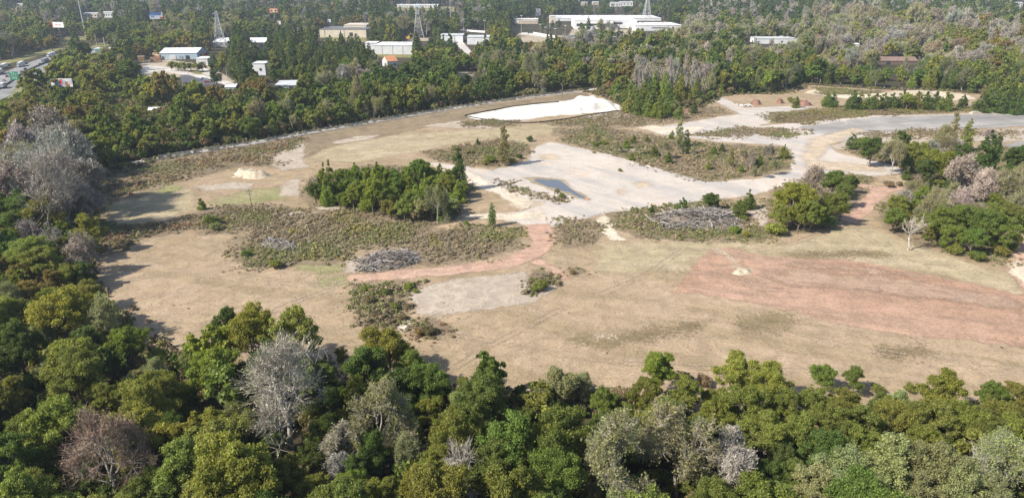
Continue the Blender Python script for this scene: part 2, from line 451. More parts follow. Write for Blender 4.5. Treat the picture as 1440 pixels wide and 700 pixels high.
sheet('gravel_patch', PX([(578, 418), (592, 404), (640, 392), (742, 382), (746, 410), (790, 398), (745, 426), (700, 434), (620, 444), (584, 442)]), GRAVEL, 1.5, 3)
sheet('gravel_patch', PX([(270, 262), (330, 256), (360, 258), (352, 266), (290, 268)]), GRAVEL, 1.5, 3)
for pl in ([(380, 232), (400, 205), (432, 202), (425, 222), (435, 235), (400, 240)], [(395, 275), (402, 255), (424, 250), (420, 276)], [(466, 200), (500, 192), (535, 190), (520, 196), (475, 203)],
           [(590, 178), (640, 170), (700, 174), (690, 182), (640, 180)], [(395, 302), (430, 296), (445, 300), (420, 306)], [(440, 290), (500, 290), (505, 296), (450, 296)],
           [(720, 168), (760, 163), (740, 172)], [(820, 162), (890, 158), (900, 164), (830, 168)]):
    sheet('gravel_patch', PX(pl), GRAVEL, 1.5, 3)
sheet('sand_patch', PX([(560, 464), (572, 450), (578, 462), (566, 470)]), SAND, 1.0, 2)
sheet('sand_patch', PX([(482, 382), (488, 366), (505, 362), (512, 376), (500, 386)]), GRAVEL, 1.0, 2)
sheet('sand_patch', PX([(848, 472), (870, 468), (864, 475), (840, 476)]), OCHRE, 1.5, 4)
sheet('dirt_field', PX([(940, 412), (962, 392), (985, 362), (1005, 348), (1040, 350), (1080, 362), (1200, 366), (1290, 384), (1440, 414), (1640, 440), (1700, 500), (1440, 490), (1360, 478), (1260, 470), (1160, 450), (1080, 430), (1010, 418), (970, 412)]), RED, 2.5, 4)
sheet('dirt_road', ribbon(spline(PX([(490, 393), (555, 387), (630, 381), (695, 373), (735, 363), (758, 348), (763, 333), (750, 316)])), np.interp(np.arange(57), [0, 40, 50, 56], [6.0, 7.0, 9, 12])) , REDROAD, 1.0, 2.5)
sheet('dirt_road', ribbon(spline(PX([(750, 366), (775, 376), (800, 392)]), 6), np.linspace(5, 2, 13)), REDROAD, 1.0, 2)
sheet('dirt_road', ribbon(spline(PX([(1192, 312), (1210, 296), (1232, 276), (1240, 268), (1262, 262)]), 6), 6.5), REDROAD, 1.0, 2.5)
sheet('dirt_road', ribbon(spline(PX([(1236, 270), (1222, 262), (1205, 262)]), 6), 4.0), REDROAD, 1.0, 2.5)
sheet('dirt_road', ribbon(spline(PX([(1418, 295), (1436, 308), (1440, 340), (1432, 368), (1436, 386), (1470, 430)]), 6), 5.5), REDROAD, 1.0, 2.5)
sheet('sand_track', PX([(1418, 372), (1430, 366), (1450, 380), (1470, 420), (1440, 402), (1424, 384)]), SAND, 1.0, 2)
sheet('sand_track', ribbon(spline(PX([(1008, 350), (1024, 360), (1036, 374), (1046, 380)]), 5), 1.6), OCHRE, 0.8, 2)

# wheel ruts over the straw
RUT = soil('worn_wheel_rut', (.45, .355, .265), (.40, .315, .225), (.36, .27, .18), 0.05, 0.3, 1.8, edge=(.25, .22))
for ln in ([(150, 400), (240, 385), (330, 392), (430, 400), (500, 396)], [(300, 505), (380, 440), (470, 405), (520, 392)], [(760, 395), (860, 420), (980, 440), (1120, 470), (1300, 505), (1500, 530)], [(600, 540), (700, 480), (800, 430), (900, 390), (960, 350)],
           [(820, 345), (940, 350), (1080, 350), (1190, 315)], [(1190, 318), (1270, 360), (1360, 380), (1440, 405)], [(640, 470), (800, 500), (950, 515), (1100, 520), (1300, 530)], [(440, 225), (560, 200), (690, 186)], [(150, 310), (220, 290), (268, 262)]):
    c = spline(PX(ln), 10); t_ = np.gradient(c, axis=0); t_ /= np.linalg.norm(t_, axis=1)[:, None]; n_ = np.stack([-t_[:, 1], t_[:, 0]], 1)
    for o_ in (-.95, .95): sheet('wheel_rut', ribbon(c + n_ * o_, .55), RUT, 1.0)

REGROW = soil('tan_regrowth', (.40, .275, .20), (.42, .30, .22), (.36, .25, .17), 0.05, 0.2, 1.8, streak=(0.30, 14, 0.3, (.34, .24, .165), .6), edge=(2.0, 1.6))
for pl in ([(1065, 388), (1130, 380), (1230, 388), (1340, 405), (1440, 424), (1440, 436), (1330, 424), (1200, 408), (1110, 400)], [(1100, 372), (1200, 374), (1290, 388), (1200, 382)], [(1040, 392), (1062, 398), (1110, 412), (1070, 408)]):
    sheet('regrowth', PX(pl), REGROW, 1.5)

# rain pool in the slab
POND = [(751, 253), (758, 252.2), (769, 253.2), (779, 252.8), (787, 254.5), (793, 258), (800, 263.5), (806, 268), (814, 273), (822, 277.5), (820, 279), (810, 275.5), (801, 270.5), (793, 269), (786, 267), (778, 264), (770, 262.5), (763, 259), (755, 256)]
sheet('wet_rim', PX([(734, 250), (765, 249.5), (792, 253), (806, 265), (828, 278), (828, 282), (812, 279), (795, 272), (768, 265)]), WET, 0.8, 2.5)
def water():
    m, nt, N, L = nodes('pool_water')
    finish(nt, (.10, .10, .115), 0.2, nz(nt, 1.2, 3, 0.5, geo_pos(nt)), 0.02, 0.1, 0.6)
    p = spline(PX(POND + POND[:1]), 6)[:-1]
    mb = MB(); mb.quad(*[(x, y, 0.006 * (LAID[-1][4] + 1)) for x, y in p])
    tag(mb.build('rain_pool', m), kind='structure')
water()

# ------------------------------------------------------------------ mounds
def mound(name, poly, h, fall, mat, label, cat, rough=0.25, step=1.0, fs=4.0, kindred=None, gully=0.0):
    poly = np.asarray(poly)
    lo, hi = poly.min(0) - step, poly.max(0) + step
    nx, ny = int((hi[0] - lo[0]) / step) + 2, int((hi[1] - lo[1]) / step) + 2
    X, Y = np.meshgrid(lo[0] + np.arange(nx) * step, lo[1] + np.arange(ny) * step)
    P = np.stack([X.ravel(), Y.ravel()], 1)
    sd = sdist(P, poly)
    s = np.clip((sd + vn(P[:, 0], P[:, 1], 5, 3) * fall * 0.2) / fall, 0, 1)
    z = h * (s * s * (3 - 2 * s)) * (1 + rough * vn(P[:, 0], P[:, 1], fs * 2, 1) + rough * 0.5 * vn(P[:, 0], P[:, 1], fs * 0.6, 2)) - 0.05
    z -= gully * np.abs(vn(P[:, 0], P[:, 1], 2.2, 6)) * (1 - np.abs(2 * s - 1))
    keep = (sd > -step).reshape(ny, nx)
    cell = keep[:-1, :-1] & keep[1:, :-1] & keep[:-1, 1:] & keep[1:, 1:]
    j, i = np.nonzero(cell); a = j * nx + i
    Q = np.stack([a, a + 1, a + nx + 1, a + nx], 1)
    used, inv = np.unique(Q, return_inverse=True)
    V = np.concatenate([P[used], z[used][:, None]], 1)
    c = V[:, :2].mean(0); V[:, 0] -= c[0]; V[:, 1] -= c[1]
    me = mesh_np(name, V, inv.reshape(-1, 4), [mat], smooth=True)
    at = me.attributes.new('sd', 'FLOAT', 'POINT'); at.data.foreach_set('value', np.full(len(V), 50, np.float32))
    return tag(put(name, me, None, (c[0], c[1], 0)), label, cat, kindred)
WHITEM = soil('white_sand_heap', (.84, .81, .76), (.78, .73, .65), (.68, .60, .49), 0.05, 0.2, 1.0, bump=0.5)
SANDM = soil('pale_sand_heap', (.58, .50, .38), (.52, .43, .31), (.66, .58, .46), 0.08, 0.3, 1.4, bump=0.5)
BRICKM = soil('brick_rubble', (.25, .135, .10), (.31, .18, .135), (.25, .18, .145), 0.2, 0.6, 2.0, bump=0.9)
sheet('sand_lot', PX([(655, 164), (720, 150), (795, 142), (870, 146), (872, 156), (800, 160), (740, 168), (700, 170), (668, 168)]), WHITE, 1.5, 3)
mound('sand_pile', PX([(790, 150), (798, 142), (840, 140), (868, 148), (872, 156), (850, 158), (800, 162), (770, 160)]), 5.0, 9, WHITEM, 'huge bright white sand heap ringed by black silt fence', 'sand pile', 0.3, 1.2, 9, gully=1.0)
mound('sand_pile', PX([(322, 251), (332, 242), (352, 240), (378, 242), (386, 248), (360, 253)]), 1.5, 3, SANDM, 'low cream sand heap in brown scrub near the wooden pole', 'sand pile', 1.1, 0.6, 3, gully=.6)
mound('sand_pile', PX([(1030, 380), (1040, 376), (1060, 378), (1058, 386), (1040, 388), (1028, 385)]), 0.7, 2.0, SANDM, 'small cream sand heap on the red clay patch', 'sand pile', 0.9, 0.4, 2)
mound('sand_pile', PX([(1190, 137), (1250, 130), (1300, 128), (1325, 134), (1300, 142), (1230, 143)]), 2.6, 8, SANDM, 'long cream sand bank behind the row of young conifers', 'sand pile', 0.3, 1.2, 6)
mound('sand_pile', PX([(1130, 132), (1140, 125), (1152, 123), (1155, 131)]), 1.5, 8, SANDM, 'rounded tan earth bank with dry grass beside the cleared sand', 'earth bank', 0.6, 1.2, 6).name = 'earth_bank'
def rubble(px0, px1, py, h, label):
    a, b = G(px0, py), G(px1, py); c = (a + b) / 2; w = np.linalg.norm(b - a) / 2
    poly = [(c[0] + w * math.cos(t) * (1 + .1 * math.sin(3 * t)), c[1] + w * 0.8 * math.sin(t)) for t in np.linspace(0, 6.28, 16, endpoint=False)]
    e = thing('brick_pile', label, 'brick pile', (c[0], c[1], 0), 0, 'heaps of broken red brick')
    o = mound('heap', poly, h * .7, w * 0.4, BRICKM, None, None, 0.35, 0.5, 1.5)
    o.parent = e; o.location = (0, 0, 0)
    cube = MB().box((0, 0, 0), (0.9, 0.5, 0.4)).mesh('brick', BRICKM)
    for i in range(16):
        t, r = random.uniform(0, 6.28), random.uniform(.3, 1.1) * w
        k = put('broken_block', cube, e, (r * math.cos(t), 0.8 * r * math.sin(t), max(0.15, h * .7 * min(1, 1.8 * (1 - r / w)) + .05)), random.uniform(0, 3))
        k.rotation_euler = (random.uniform(-.5, .5), random.uniform(-.5, .5), random.uniform(0, 3)); k.scale = (random.uniform(.6, 1.6),) * 3
rubble(1055, 1071, 147, 4.0, 'broken red brick heap beside grey debris by the track fork')
rubble(1091, 1102, 145, 3.2, 'smallest red brick heap, between the two larger ones')
rubble(1119, 1142, 148, 3.6, 'long flat-topped red brick heap beside the pale lane')
rubble(945, 985, 157, 1.6, 'low spread of red brick rubble before the young pines')
def debris():
    e = thing('concrete_rubble', 'pale broken concrete slabs lying beside the brick heap', 'rubble', (*G(1048, 149)[:2], 0))
    mat = paint('broken_concrete', (.55, .54, .52), 0.9)
    for i in range(14):
        o = MB().box((0, 0, 0), (random.uniform(1, 3), random.uniform(.8, 2), .4)).build('slab', mat, e)
        o.location = (random.uniform(-5, 5), random.uniform(-3, 3), random.uniform(.1, .8))
        o.rotation_euler = (random.uniform(-.4, .4), random.uniform(-.4, .4), random.uniform(0, 3))
debris()
def barriers():
    mat = paint('barrier_concrete', (.6, .55, .47), 0.9)
    pts = [(1372, 160), (1388, 159), (1405, 159), (1422, 158.5), (1439, 158.5)]
    for i, (a, b) in enumerate(pts):
        p = G(a, b); mb = MB(); mb.prism([(-3.6, 0), (3.6, 0), (2.7, .9), (1.2, 1.5), (-1.6, 1.4), (-2.9, .8)], -1.3, 1.3)
        o = mb.build('spoil_heap', paint('spoil', (.46, .40, .32), 0.95, 0.3, scale=0.5)); o.location = (p[0], p[1], 0); o.rotation_euler = (0, 0, random.uniform(-.2, .2))
        tag(o, 'pale tipped spoil heap in the row along the asphalt edge', 'spoil heap', 'row of spoil heaps on the asphalt edge')
barriers()

# ================================================================== PLANTS
def bark_mat(name, col, far=False):
    m, nt, N, L = nodes(name)
    p = N('ShaderNodeTexCoord').outputs['Object']
    c = mix(nt, [v * .6 for v in col], [v * 1.2 for v in col], rng_map(nt, nz(nt, 1.3, 4, .6, p), .3, .7))
    finish(nt, c, 0.9)
    MATS[name] = m
    return m
def leaf_mat(name, far=False, trans=0.45, var=0.5):
    """foliage: the plant's own tint (object colour, or instance tint for massed plants), varied by clump and by leaf"""
    m, nt, N, L = nodes(name)
    if far:
        a = N('ShaderNodeAttribute'); a.attribute_type = 'INSTANCER'; a.attribute_name = 'tint'; base = a.outputs['Color']
    else:
        base = N('ShaderNodeObjectInfo').outputs['Color']
    p = N('ShaderNodeTexCoord').outputs['Object']
    r = N('ShaderNodeObjectInfo').outputs['Random']
    off = N('ShaderNodeVectorMath'); off.operation = 'ADD'
    L(p, off.inputs[0]); cb = N('ShaderNodeCombineXYZ'); L(mth(nt, 'MULTIPLY', r, 40.0), cb.inputs[0]); L(cb.outputs[0], off.inputs[1])
    n1 = nz(nt, 0.45, 3, .6, off.outputs[0])
    isl = N('ShaderNodeNewGeometry').outputs['Random Per Island']
    warm = base if 'twig' in name else mix(nt, base, (1.12, 1.07, .95), rng_map(nt, n1, .35, .7, 0, 1), 'MULTIPLY')
    c = mix(nt, base, warm, rng_map(nt, n1, .4, .65))
    c = mix(nt, c, mix(nt, (1 - var,) * 3, (1 + var * .7,) * 3, isl), 1.0, 'MULTIPLY')
    b = N('ShaderNodeBsdfPrincipled'); L(c, b.inputs['Base Color']); b.inputs['Roughness'].default_value = .55; b.inputs['Specular IOR Level'].default_value = .22
    t = N('ShaderNodeBsdfTranslucent'); L(mix(nt, c, (1.25, 1.25, .6), 1.0, 'MULTIPLY'), t.inputs[0])
    x = N('ShaderNodeMixShader'); x.inputs[0].default_value = trans
    L(b.outputs[0], x.inputs[1]); L(t.outputs[0], x.inputs[2])
    L(x.outputs[0], N('ShaderNodeOutputMaterial').inputs[0])
    MATS[name] = m
    return m
BARK = bark_mat('bark_brown', (.16, .13, .10)); BARKG = bark_mat('bark_grey', (.34, .305, .265)); BARKW = bark_mat('bark_white', (.50, .45, .38))
LEAF = leaf_mat('leaves'); LEAFF = leaf_mat('massed_leaves', True); WEED = leaf_mat('weeds', True, 0.2, 0.6)
TWIG = leaf_mat('twigs', False, 0.0, 0.45); TWIGF = leaf_mat('massed_twigs', True, 0.0, 0.45)

def unit(v): return v / np.maximum(np.linalg.norm(v, axis=-1, keepdims=True), 1e-9)
def leaf_quads(P, N, s, g):
    t = unit(np.cross(N, g.normal(size=P.shape))); b = np.cross(N, t)
    s = s[:, None]
    V = np.stack([P + t * s, P + b * s * .62, P - t * s, P - b * s * .62], 1).reshape(-1, 3)
    return V, np.arange(len(V)).reshape(-1, 4)
def clumps(g, C, R, n, size, up=0.25, shell=0.55, jit=0.55):
    """n leaves on the outer part of each clump (centre C, radius R)"""
    k = g.integers(0, len(C), n) if np.isscalar(n) else np.repeat(np.arange(len(C)), n)
    d = unit(g.normal(size=(len(k), 3))); d[:, 2] += up; d = unit(d)
    rad = shell + (1 - shell) * g.random(len(k)) ** .6
    P = C[k] + d * (R[k] * rad)[:, None] * np.array([1, 1, .8])
    N = unit(d + g.normal(size=d.shape) * jit)
    return leaf_quads(P, N, size * g.uniform(.6, 1.3, len(k)), g)
def tubes(segs, n=5):
    V, Q = [], []
    for a, b, r0, r1 in segs:
        a, b = np.asarray(a, float), np.asarray(b, float)
        d = unit(b - a); u = unit(np.cross(d, [.3, .9, .2] if abs(d[2]) > .9 else [0, 0, 1])); w = np.cross(d, u)
        k = len(V)
        for p, r in ((a, r0), (b, r1)):
            for i in range(n):
                t = 6.2832 * i / n
                V.append(p + r * (math.cos(t) * u + math.sin(t) * w))
        for i in range(n): Q.append((k + i, k + (i + 1) % n, k + n + (i + 1) % n, k + n + i))
    return np.array(V), np.array(Q)
def bent(g, a, b, r0, r1, n=4, wob=.06):
    a, b = np.asarray(a, float), np.asarray(b, float); L = np.linalg.norm(b - a)
    P = [a + (b - a) * t + (g.normal(size=3) * wob * L * math.sin(math.pi * t)) for t in np.linspace(0, 1, n + 1)]
    R = np.linspace(r0, r1, n + 1)
    return [(P[i], P[i + 1], R[i], R[i + 1]) for i in range(n)]

def broadleaf(seed, R=5., hc=6.6, ry=4.6, nleaf=9000, size=.30, nlobe=8, ncl=20, sparse=1.0):
    """crown of unequal limbs' lobes reaching low on the trunk, each lobe a heap of leaf clumps"""
    g = np.random.default_rng(seed)
    C, RR, segs = [], [], []
    fork = np.array([g.normal() * .3, g.normal() * .3, hc * .42])
    segs += bent(g, (0, 0, -.4), fork, .055 * R + .05, .04 * R + .03, 4, .03)
    stretch = np.array([g.uniform(.85, 1.15), g.uniform(.85, 1.15), 1])
    for i in range(nlobe):
        t = 2.4 * i + g.uniform(-.5, .5)
        f = i / max(1, nlobe - 1)                       # from the top lobe to the lowest
        zf = .55 - 1.05 * f + g.uniform(-.15, .15)
        rad = R * math.sqrt(max(.02, 1 - min(.98, abs(zf)) ** 2)) * g.uniform(.35, .68) * (.25 if i == 0 else 1)
        c = np.array([rad * math.cos(t), rad * math.sin(t), hc + ry * zf]) * stretch
        lr = g.uniform(.34, .56) * R
        segs += bent(g, fork * g.uniform(.7, 1), c, .026 * R + .03, .02, 4)
        m = ncl + g.integers(-3, 4)
        d = unit(g.normal(size=(m, 3)) + [0, 0, .3])
        cc = c + d * lr * g.uniform(.3, .88, (m, 1)) * [1, 1, .8]
        C += list(cc); RR += list(g.uniform(.13, .36, m) * lr)
        for q in cc[::4]: segs += bent(g, c * .7 + fork * .3, q, .012 * R + .01, .015, 2)
    C, RR = np.array(C), np.array(RR)
    C[:, 2] = np.maximum(C[:, 2], 1.2)
    w = RR ** 2; k = np.maximum(6, (nleaf * sparse * w / w.sum())).astype(int)
    V, Q = clumps(g, C, RR, k, size, up=.35, shell=.4, jit=.8)
    V2, Q2 = clumps(g, C, RR * 1.6, int(nleaf * .4), size * .85, shell=.5, jit=1.2)   # loose leaves that break the outline
    V = np.concatenate([V, V2]); Q = np.concatenate([Q, Q2 + len(Q) * 4])
    return tubes(segs), (V, Q)
def twigtris(g, A, B, w):
    d = unit(B - A); n = unit(np.cross(d, g.normal(size=A.shape)))
    V = np.stack([A - n * w, A + n * w, B + n * w * .35, B - n * w * .35], 1).reshape(-1, 3)
    return V, np.arange(len(V)).reshape(-1, 4)
def bare(seed, R=5., h=13., ntw=5200, wid=.028, nleaf=1200, size=.17, up=.55, lvls=4, trunk=.33):
    g = np.random.default_rng(seed)
    segs = []; tips = []
    def grow(p, d, L, r, lv):
        q = p + d * L
        segs.extend(bent(g, p, q, r, r * .68, 3 if lv < 2 else 2, .05))
        tips.append((p, q, lv))
        if lv >= lvls: return
        n = (4, 4, 4, 3, 3)[lv] + int(g.integers(0, 2))
        for i in range(n):
            dd = unit(d + g.normal(size=3) * (.62 if lv else .75) + np.array([0, 0, .18]))
            grow(p + d * L * g.uniform(.55, 1.0), dd, L * g.uniform(.55, .8), r * .52, lv + 1)
    grow(np.array([0, 0, -.3]), unit(np.array([g.normal() * .06, g.normal() * .06, 1])), h * trunk, .05 * R + .03, 0)
    ends = np.array([q for p, q, lv in tips if lv >= lvls - 1]); st = np.array([p for p, q, lv in tips if lv >= lvls - 1])
    # squeeze the branch ends into the wanted crown size
    allp = np.array([q for p, q, lv in tips])
    sr = R / np.percentile(np.hypot(allp[:, 0], allp[:, 1]), 97); sz = h / np.percentile(allp[:, 2], 99.5)
    S = np.array([sr, sr, sz])
    segs = [(a * S, b * S, r0, r1) for a, b, r0, r1 in segs]; ends, st = ends * S, st * S
    k = g.integers(0, len(ends), ntw)
    A = st[k] + (ends[k] - st[k]) * g.uniform(.2, 1, (ntw, 1)); dirs = unit(ends[k] - st[k])
    B = A + unit(dirs + g.normal(size=A.shape) * .55 + [0, 0, up * .5]) * g.uniform(.5, 1.5, (ntw, 1)) * R * .2
    V, Q = twigtris(g, A, B, wid)
    ph = g.uniform(0, 6); cc_, ax = np.array([0, 0, h * .62]), np.array([R, R, h * .42])
    def tame(p):                                      # rein in limbs that shoot out of the crown
        v = (p - cc_) / (ax * (1 + .22 * np.sin(2.3 * np.arctan2(p[..., 1:2], p[..., :1]) + ph) + .18 * np.sin(4.1 * np.arctan2(p[..., 1:2], p[..., :1]) + 2 * ph))); rho = np.linalg.norm(v, axis=-1, keepdims=True)
        return np.where((rho > 1) & (p[..., 2:] > h * .3), cc_ + (p - cc_) / np.maximum(rho, 1) * (1 + .25 * (rho - 1)), p)
    segs = [(tame(a), tame(b), r0, r1) for a, b, r0, r1 in segs]; V = tame(V)
    big = [s for s in segs if s[2] > (.03 if lvls < 5 else .016)]
    if nleaf:
        j = g.integers(0, ntw, nleaf)
        V2, Q2 = leaf_quads(tame(B[j]) + g.normal(size=(nleaf, 3)) * .12, unit(g.normal(size=(nleaf, 3)) + [0, 0, .4]), size * g.uniform(.5, 1.3, nleaf), g)
        V = np.concatenate([V, V2]); Q = np.concatenate([Q, Q2 + len(Q) * 4])
    return tubes(big, 4), (V, Q), ntw
def pine(seed, R=3., h=16., z0=.35, nleaf=5000, size=.24, nwh=13, point=.5, fat=1.0):
    g = np.random.default_rng(seed)
    segs = bent(g, (0, 0, -.4), (g.normal() * .2, g.normal() * .2, h * .97), .07 * R + .06, .04, 6, .01)
    C, RR = [], []
    for i in range(nwh):
        f = i / (nwh - 1); z = h * (z0 + (1 - z0) * f) * .98
        rr = R * ((1 - f) ** point * (.75 + .25 * min(1, f * 5))) * g.uniform(.8, 1.1)
        n = max(3, int(6 * (1 - f) + 2))
        for j in range(n):
            t = g.uniform(0, 6.283); rad = rr * g.uniform(.45, .85)
            c = np.array([rad * math.cos(t), rad * math.sin(t), z - .1 * rad + g.normal() * .2])
            C.append(c); RR.append(max(.25, rr * g.uniform(.26, .4) * fat))
            if rad > R * .3: segs += bent(g, (0, 0, z - .3 * rad), c, .05, .015, 2)
    V, Q = clumps(g, np.array(C), np.array(RR), nleaf, size, up=.3, shell=.35, jit=.8)
    return tubes(segs, 5), (V, Q)
def bush(seed, R=2., h=2.4, nleaf=1400, size=.17, n=14):
    g = np.random.default_rng(seed)
    d = unit(g.normal(size=(n, 3)) * [1, 1, .6] + [0, 0, .4])
    C = d * g.uniform(.3, .72, (n, 1)) * [R, R, h * .55] + [0, 0, h * .42]
    RR = g.uniform(.22, .38, n) * R
    segs = []
    for c in C: segs += bent(g, (0, 0, -.2), c, .05, .015, 2)
    V, Q = clumps(g, C, RR, nleaf, size, jit=.7)
    V[:, 2] = np.maximum(V[:, 2], .02)
    return tubes(segs, 4), (V, Q)

# prototypes: kind -> (list of (trunk mesh, crown mesh), nominal crown radius, height of crown centre)
PROTO = {}
def proto(kind, gens, R, zc, bark, leaf):
    L = []
    for (tv, tq), (cv, cq), *tw in gens:
        two = kind == 'half'                              # pale twigs and tinted leaves in one crown
        L.append((mesh_np(kind + '_trunk', tv, tq, [bark], smooth=True), mesh_np(kind + '_crown', cv, cq, [leaf, BARKG] if two else [leaf], (np.arange(len(cq)) < tw[0]) if two else None)))
    PROTO[kind] = (L, R, zc)
def bl(seed, n, size, **k):
    return [broadleaf(seed + i, nlobe=7 + i % 4, hc=6.3 + .2 * (i % 4), ry=4.2 + .25 * (i % 3), nleaf=n, size=size, **k) for i in range(k.pop('count', 8))]
proto('broad', bl(100, 22000, .15), 5., 6.9, BARK, LEAF)
proto('fine', [broadleaf(140 + i, nlobe=10, ncl=24, nleaf=22000, size=.13) for i in range(4)], 5., 6.9, BARK, LEAF)          # small-leaved feathery crowns
proto('broadm', bl(120, 6500, .28), 5., 6.9, BARK, LEAF)
proto('half', [(bare(200 + i, nleaf=14000, size=.14, ntw=6000, wid=.022, trunk=.27)) for i in range(4)], 5., 8.0, BARKG, LEAF)
proto('bare', [(bare(220 + i, nleaf=2000, size=.09, ntw=5600, wid=.019, trunk=.25, lvls=5)) for i in range(5)], 5., 8.0, BARKG, TWIG)
proto('barem', [(bare(230 + i, nleaf=4500, size=.14, ntw=10000, wid=.045, trunk=.25)) for i in range(5)], 5., 8.0, BARKG, TWIG)
proto('dead', [(bare(240 + i, nleaf=0, ntw=1200, lvls=3, wid=.025)) for i in range(3)], 5., 8.0, BARKW, TWIG)
proto('pine', [pine(260 + i, R=3.2, h=15., z0=.38, nleaf=6000, size=.2, point=.36) for i in range(5)], 3.2, 10.3, BARK, LEAF)
proto('young', [pine(280 + i, R=2.1, h=4.6, z0=.06, nleaf=4200, size=.14, nwh=9, point=.45, fat=1.45) for i in range(5)], 2., 2.3, BARK, LEAF)
proto('slim', [pine(300 + i, R=1.7, h=8.5, z0=.15, nleaf=3800, size=.15, nwh=14, point=.33, fat=1.5) for i in range(4)], 1.7, 4.8, BARKG, LEAF)
proto('bush', [bush(320 + i, nleaf=2200, size=.13, n=20) for i in range(5)], 2., 1.2, BARK, LEAF)

TINT = {
 'dark': (.100, .142, .036), 'green': (.150, .196, .044), 'bright': (.205, .252, .045), 'light': (.235, .275, .072), 'olive': (.200, .216, .050),
 'yellow': (.262, .268, .056), 'grey': (.265, .285, .132), 'rust': (.225, .175, .062), 'orange': (.30, .225, .055), 'brown': (.235, .18, .11),
 'pine': (.100, .136, .048), 'twig': (.305, .275, .225), 'wtwig': (.32, .29, .24), 'mauve': (.235, .19, .125), 'khaki': (.27, .258, .128)}
ADJ = {'dark': 'dark green', 'green': 'mid green', 'bright': 'bright green', 'light': 'pale green', 'olive': 'olive green', 'yellow': 'yellow-green', 'grey': 'grey-green',
       'rust': 'rust brown', 'orange': 'orange-tinged', 'brown': 'brown', 'pine': 'deep green', 'twig': 'grey', 'wtwig': 'whitish', 'mauve': 'mauve-grey', 'khaki': 'khaki'}
NAME = {'broad': ('broadleaf_tree', 'tree', 'leafy broadleaf tree'), 'fine': ('broadleaf_tree', 'tree', 'feathery small-leaved tree'), 'broadm': ('broadleaf_tree', 'tree', 'leafy broadleaf tree'),
        'half': ('thinning_tree', 'tree', 'half-bare tree'), 'bare': ('bare_tree', 'bare tree', 'bare twiggy tree'), 'barem': ('bare_tree', 'bare tree', 'bare twiggy tree'), 'dead': ('dead_tree', 'dead tree', 'dead tree of pale naked limbs'),
        'pine': ('pine_tree', 'pine tree', 'tall pine'), 'young': ('young_conifer', 'young tree', 'young cone-shaped tree'), 'slim': ('slender_tree', 'tree', 'slender upright tree'), 'bush': ('bush', 'bush', 'rounded bush')}
TREES = []        # every plant asked for: dict(kind, tint, x, y, r, zone, label)
def want(kind, tint, x, y, r, zone, label=None, sz=1.0):
    TREES.append(dict(kind=kind, tint=tint, x=float(x), y=float(y), r=float(r), zone=zone, label=label, sz=sz))
def at_px(kind, tint, px, py, rpx, zone, label=None, sz=1.0):
    """crown seen at (px, py) with radius rpx: its size and foot follow from the ground it grows on"""
    L, R, zc = PROTO[kind]
    r = R
    for _ in range(12):
        p = G(px, py, zc / R * r * sz); r = rpx * mpp(p)
    want(kind, tint, p[0], p[1], r, zone, label, sz)

NEAR, LEFT, RIGHT, CLUMP, SITEZ = 'in the wood edging the red clay and straw field', 'in the wood that shades the straw field', 'in the thicket beside the red clay track', 'in the thicket encircled by brown scrub', 'on the open cleared ground'
def row(zone, kind, s):
    for t in s.split(';'):
        t = t.split()
        if t: at_px(t[4] if len(t) > 4 else kind, t[3], float(t[0]), float(t[1]), float(t[2]), zone)
U = at_px
U('broad', 'yellow', 86, 439, 42, LEFT, 'big yellow-green tree whose crown overhangs a grey half-bare tree')
U('half', 'grey', 143, 447, 28, LEFT, 'grey half-bare tree between yellow-green crown and field shadows')
U('broad', 'bright', 178, 484, 33, LEFT, 'bright green layered tree beside the deepest field shadows')
U('broad', 'dark', 320, 452, 28, NEAR, 'dark green tree with a rust brown patch against the straw field')
U('bush', 'rust', 308, 466, 17, NEAR, 'rust brown leafy growth on the front of a dark green tree', )
U('broad', 'bright', 360, 464, 15, NEAR, 'small bright green tree next to the rust brown one')
U('bare', 'wtwig', 398, 540, 70, NEAR, 'large pale grey bare tree with stout exposed trunk')
U('bare', 'mauve', 146, 632, 60, NEAR, 'wide mauve-grey bare tree with spreading low limbs')
U('half', 'grey', 534, 585, 50, NEAR, 'fan-shaped half-bare grey tree with green mist of leaves')
U('dead', 'wtwig', 650, 655, 42, NEAR, 'dead tree with chalk-white forked limbs')
U('half', 'grey', 880, 645, 62, NEAR, 'huge grey-green thinning tree with white limbs')
U('half', 'grey', 960, 622, 58, NEAR, 'huge thinning tree whose top is bare whitish twigs')
U('bare', 'wtwig', 1030, 650, 42, NEAR, 'whitish bare crown leaning out beside huge thinning trees')
U('dead', 'wtwig', 1388, 655, 36, NEAR, 'pale many-limbed dead tree among grey-green crowns')
U('bush', 'brown', 730, 560, 20, NEAR, 'reddish-brown bush at the straw field edge')
U('bush', 'brown', 873, 556, 28, NEAR, 'broad grey-brown bush at the straw field edge')
U('broad', 'bright', 925, 518, 33, NEAR, 'bright green round tree standing up against the straw field')
U('broad', 'green', 1160, 525, 21, NEAR, 'taller of twin green trees standing up before the field')
U('broad', 'green', 1203, 530, 19, NEAR, 'shorter of twin green trees standing up before the field')
U('broad', 'yellow', 1328, 553, 42, NEAR, 'glowing yellow-green broad tree at the straw field edge')
U('broad', 'yellow', 545, 484, 36, NEAR, 'yellow-green topped tree below the weedy strip')
U('dead', 'wtwig', 1283, 322, 20, RIGHT, 'pale dead tree with white trunk in front of the thicket')
U('broad', 'yellow', 1118, 279, 30, RIGHT, 'tall yellow-green tree on slim trunks at thicket corner')
U('half', 'wtwig', 1150, 264, 28, RIGHT, 'pale twiggy tree behind the tall yellow-green tree')
U('bush', 'yellow', 1092, 320, 18, RIGHT, 'yellow-green bush under the tall yellow-green tree')
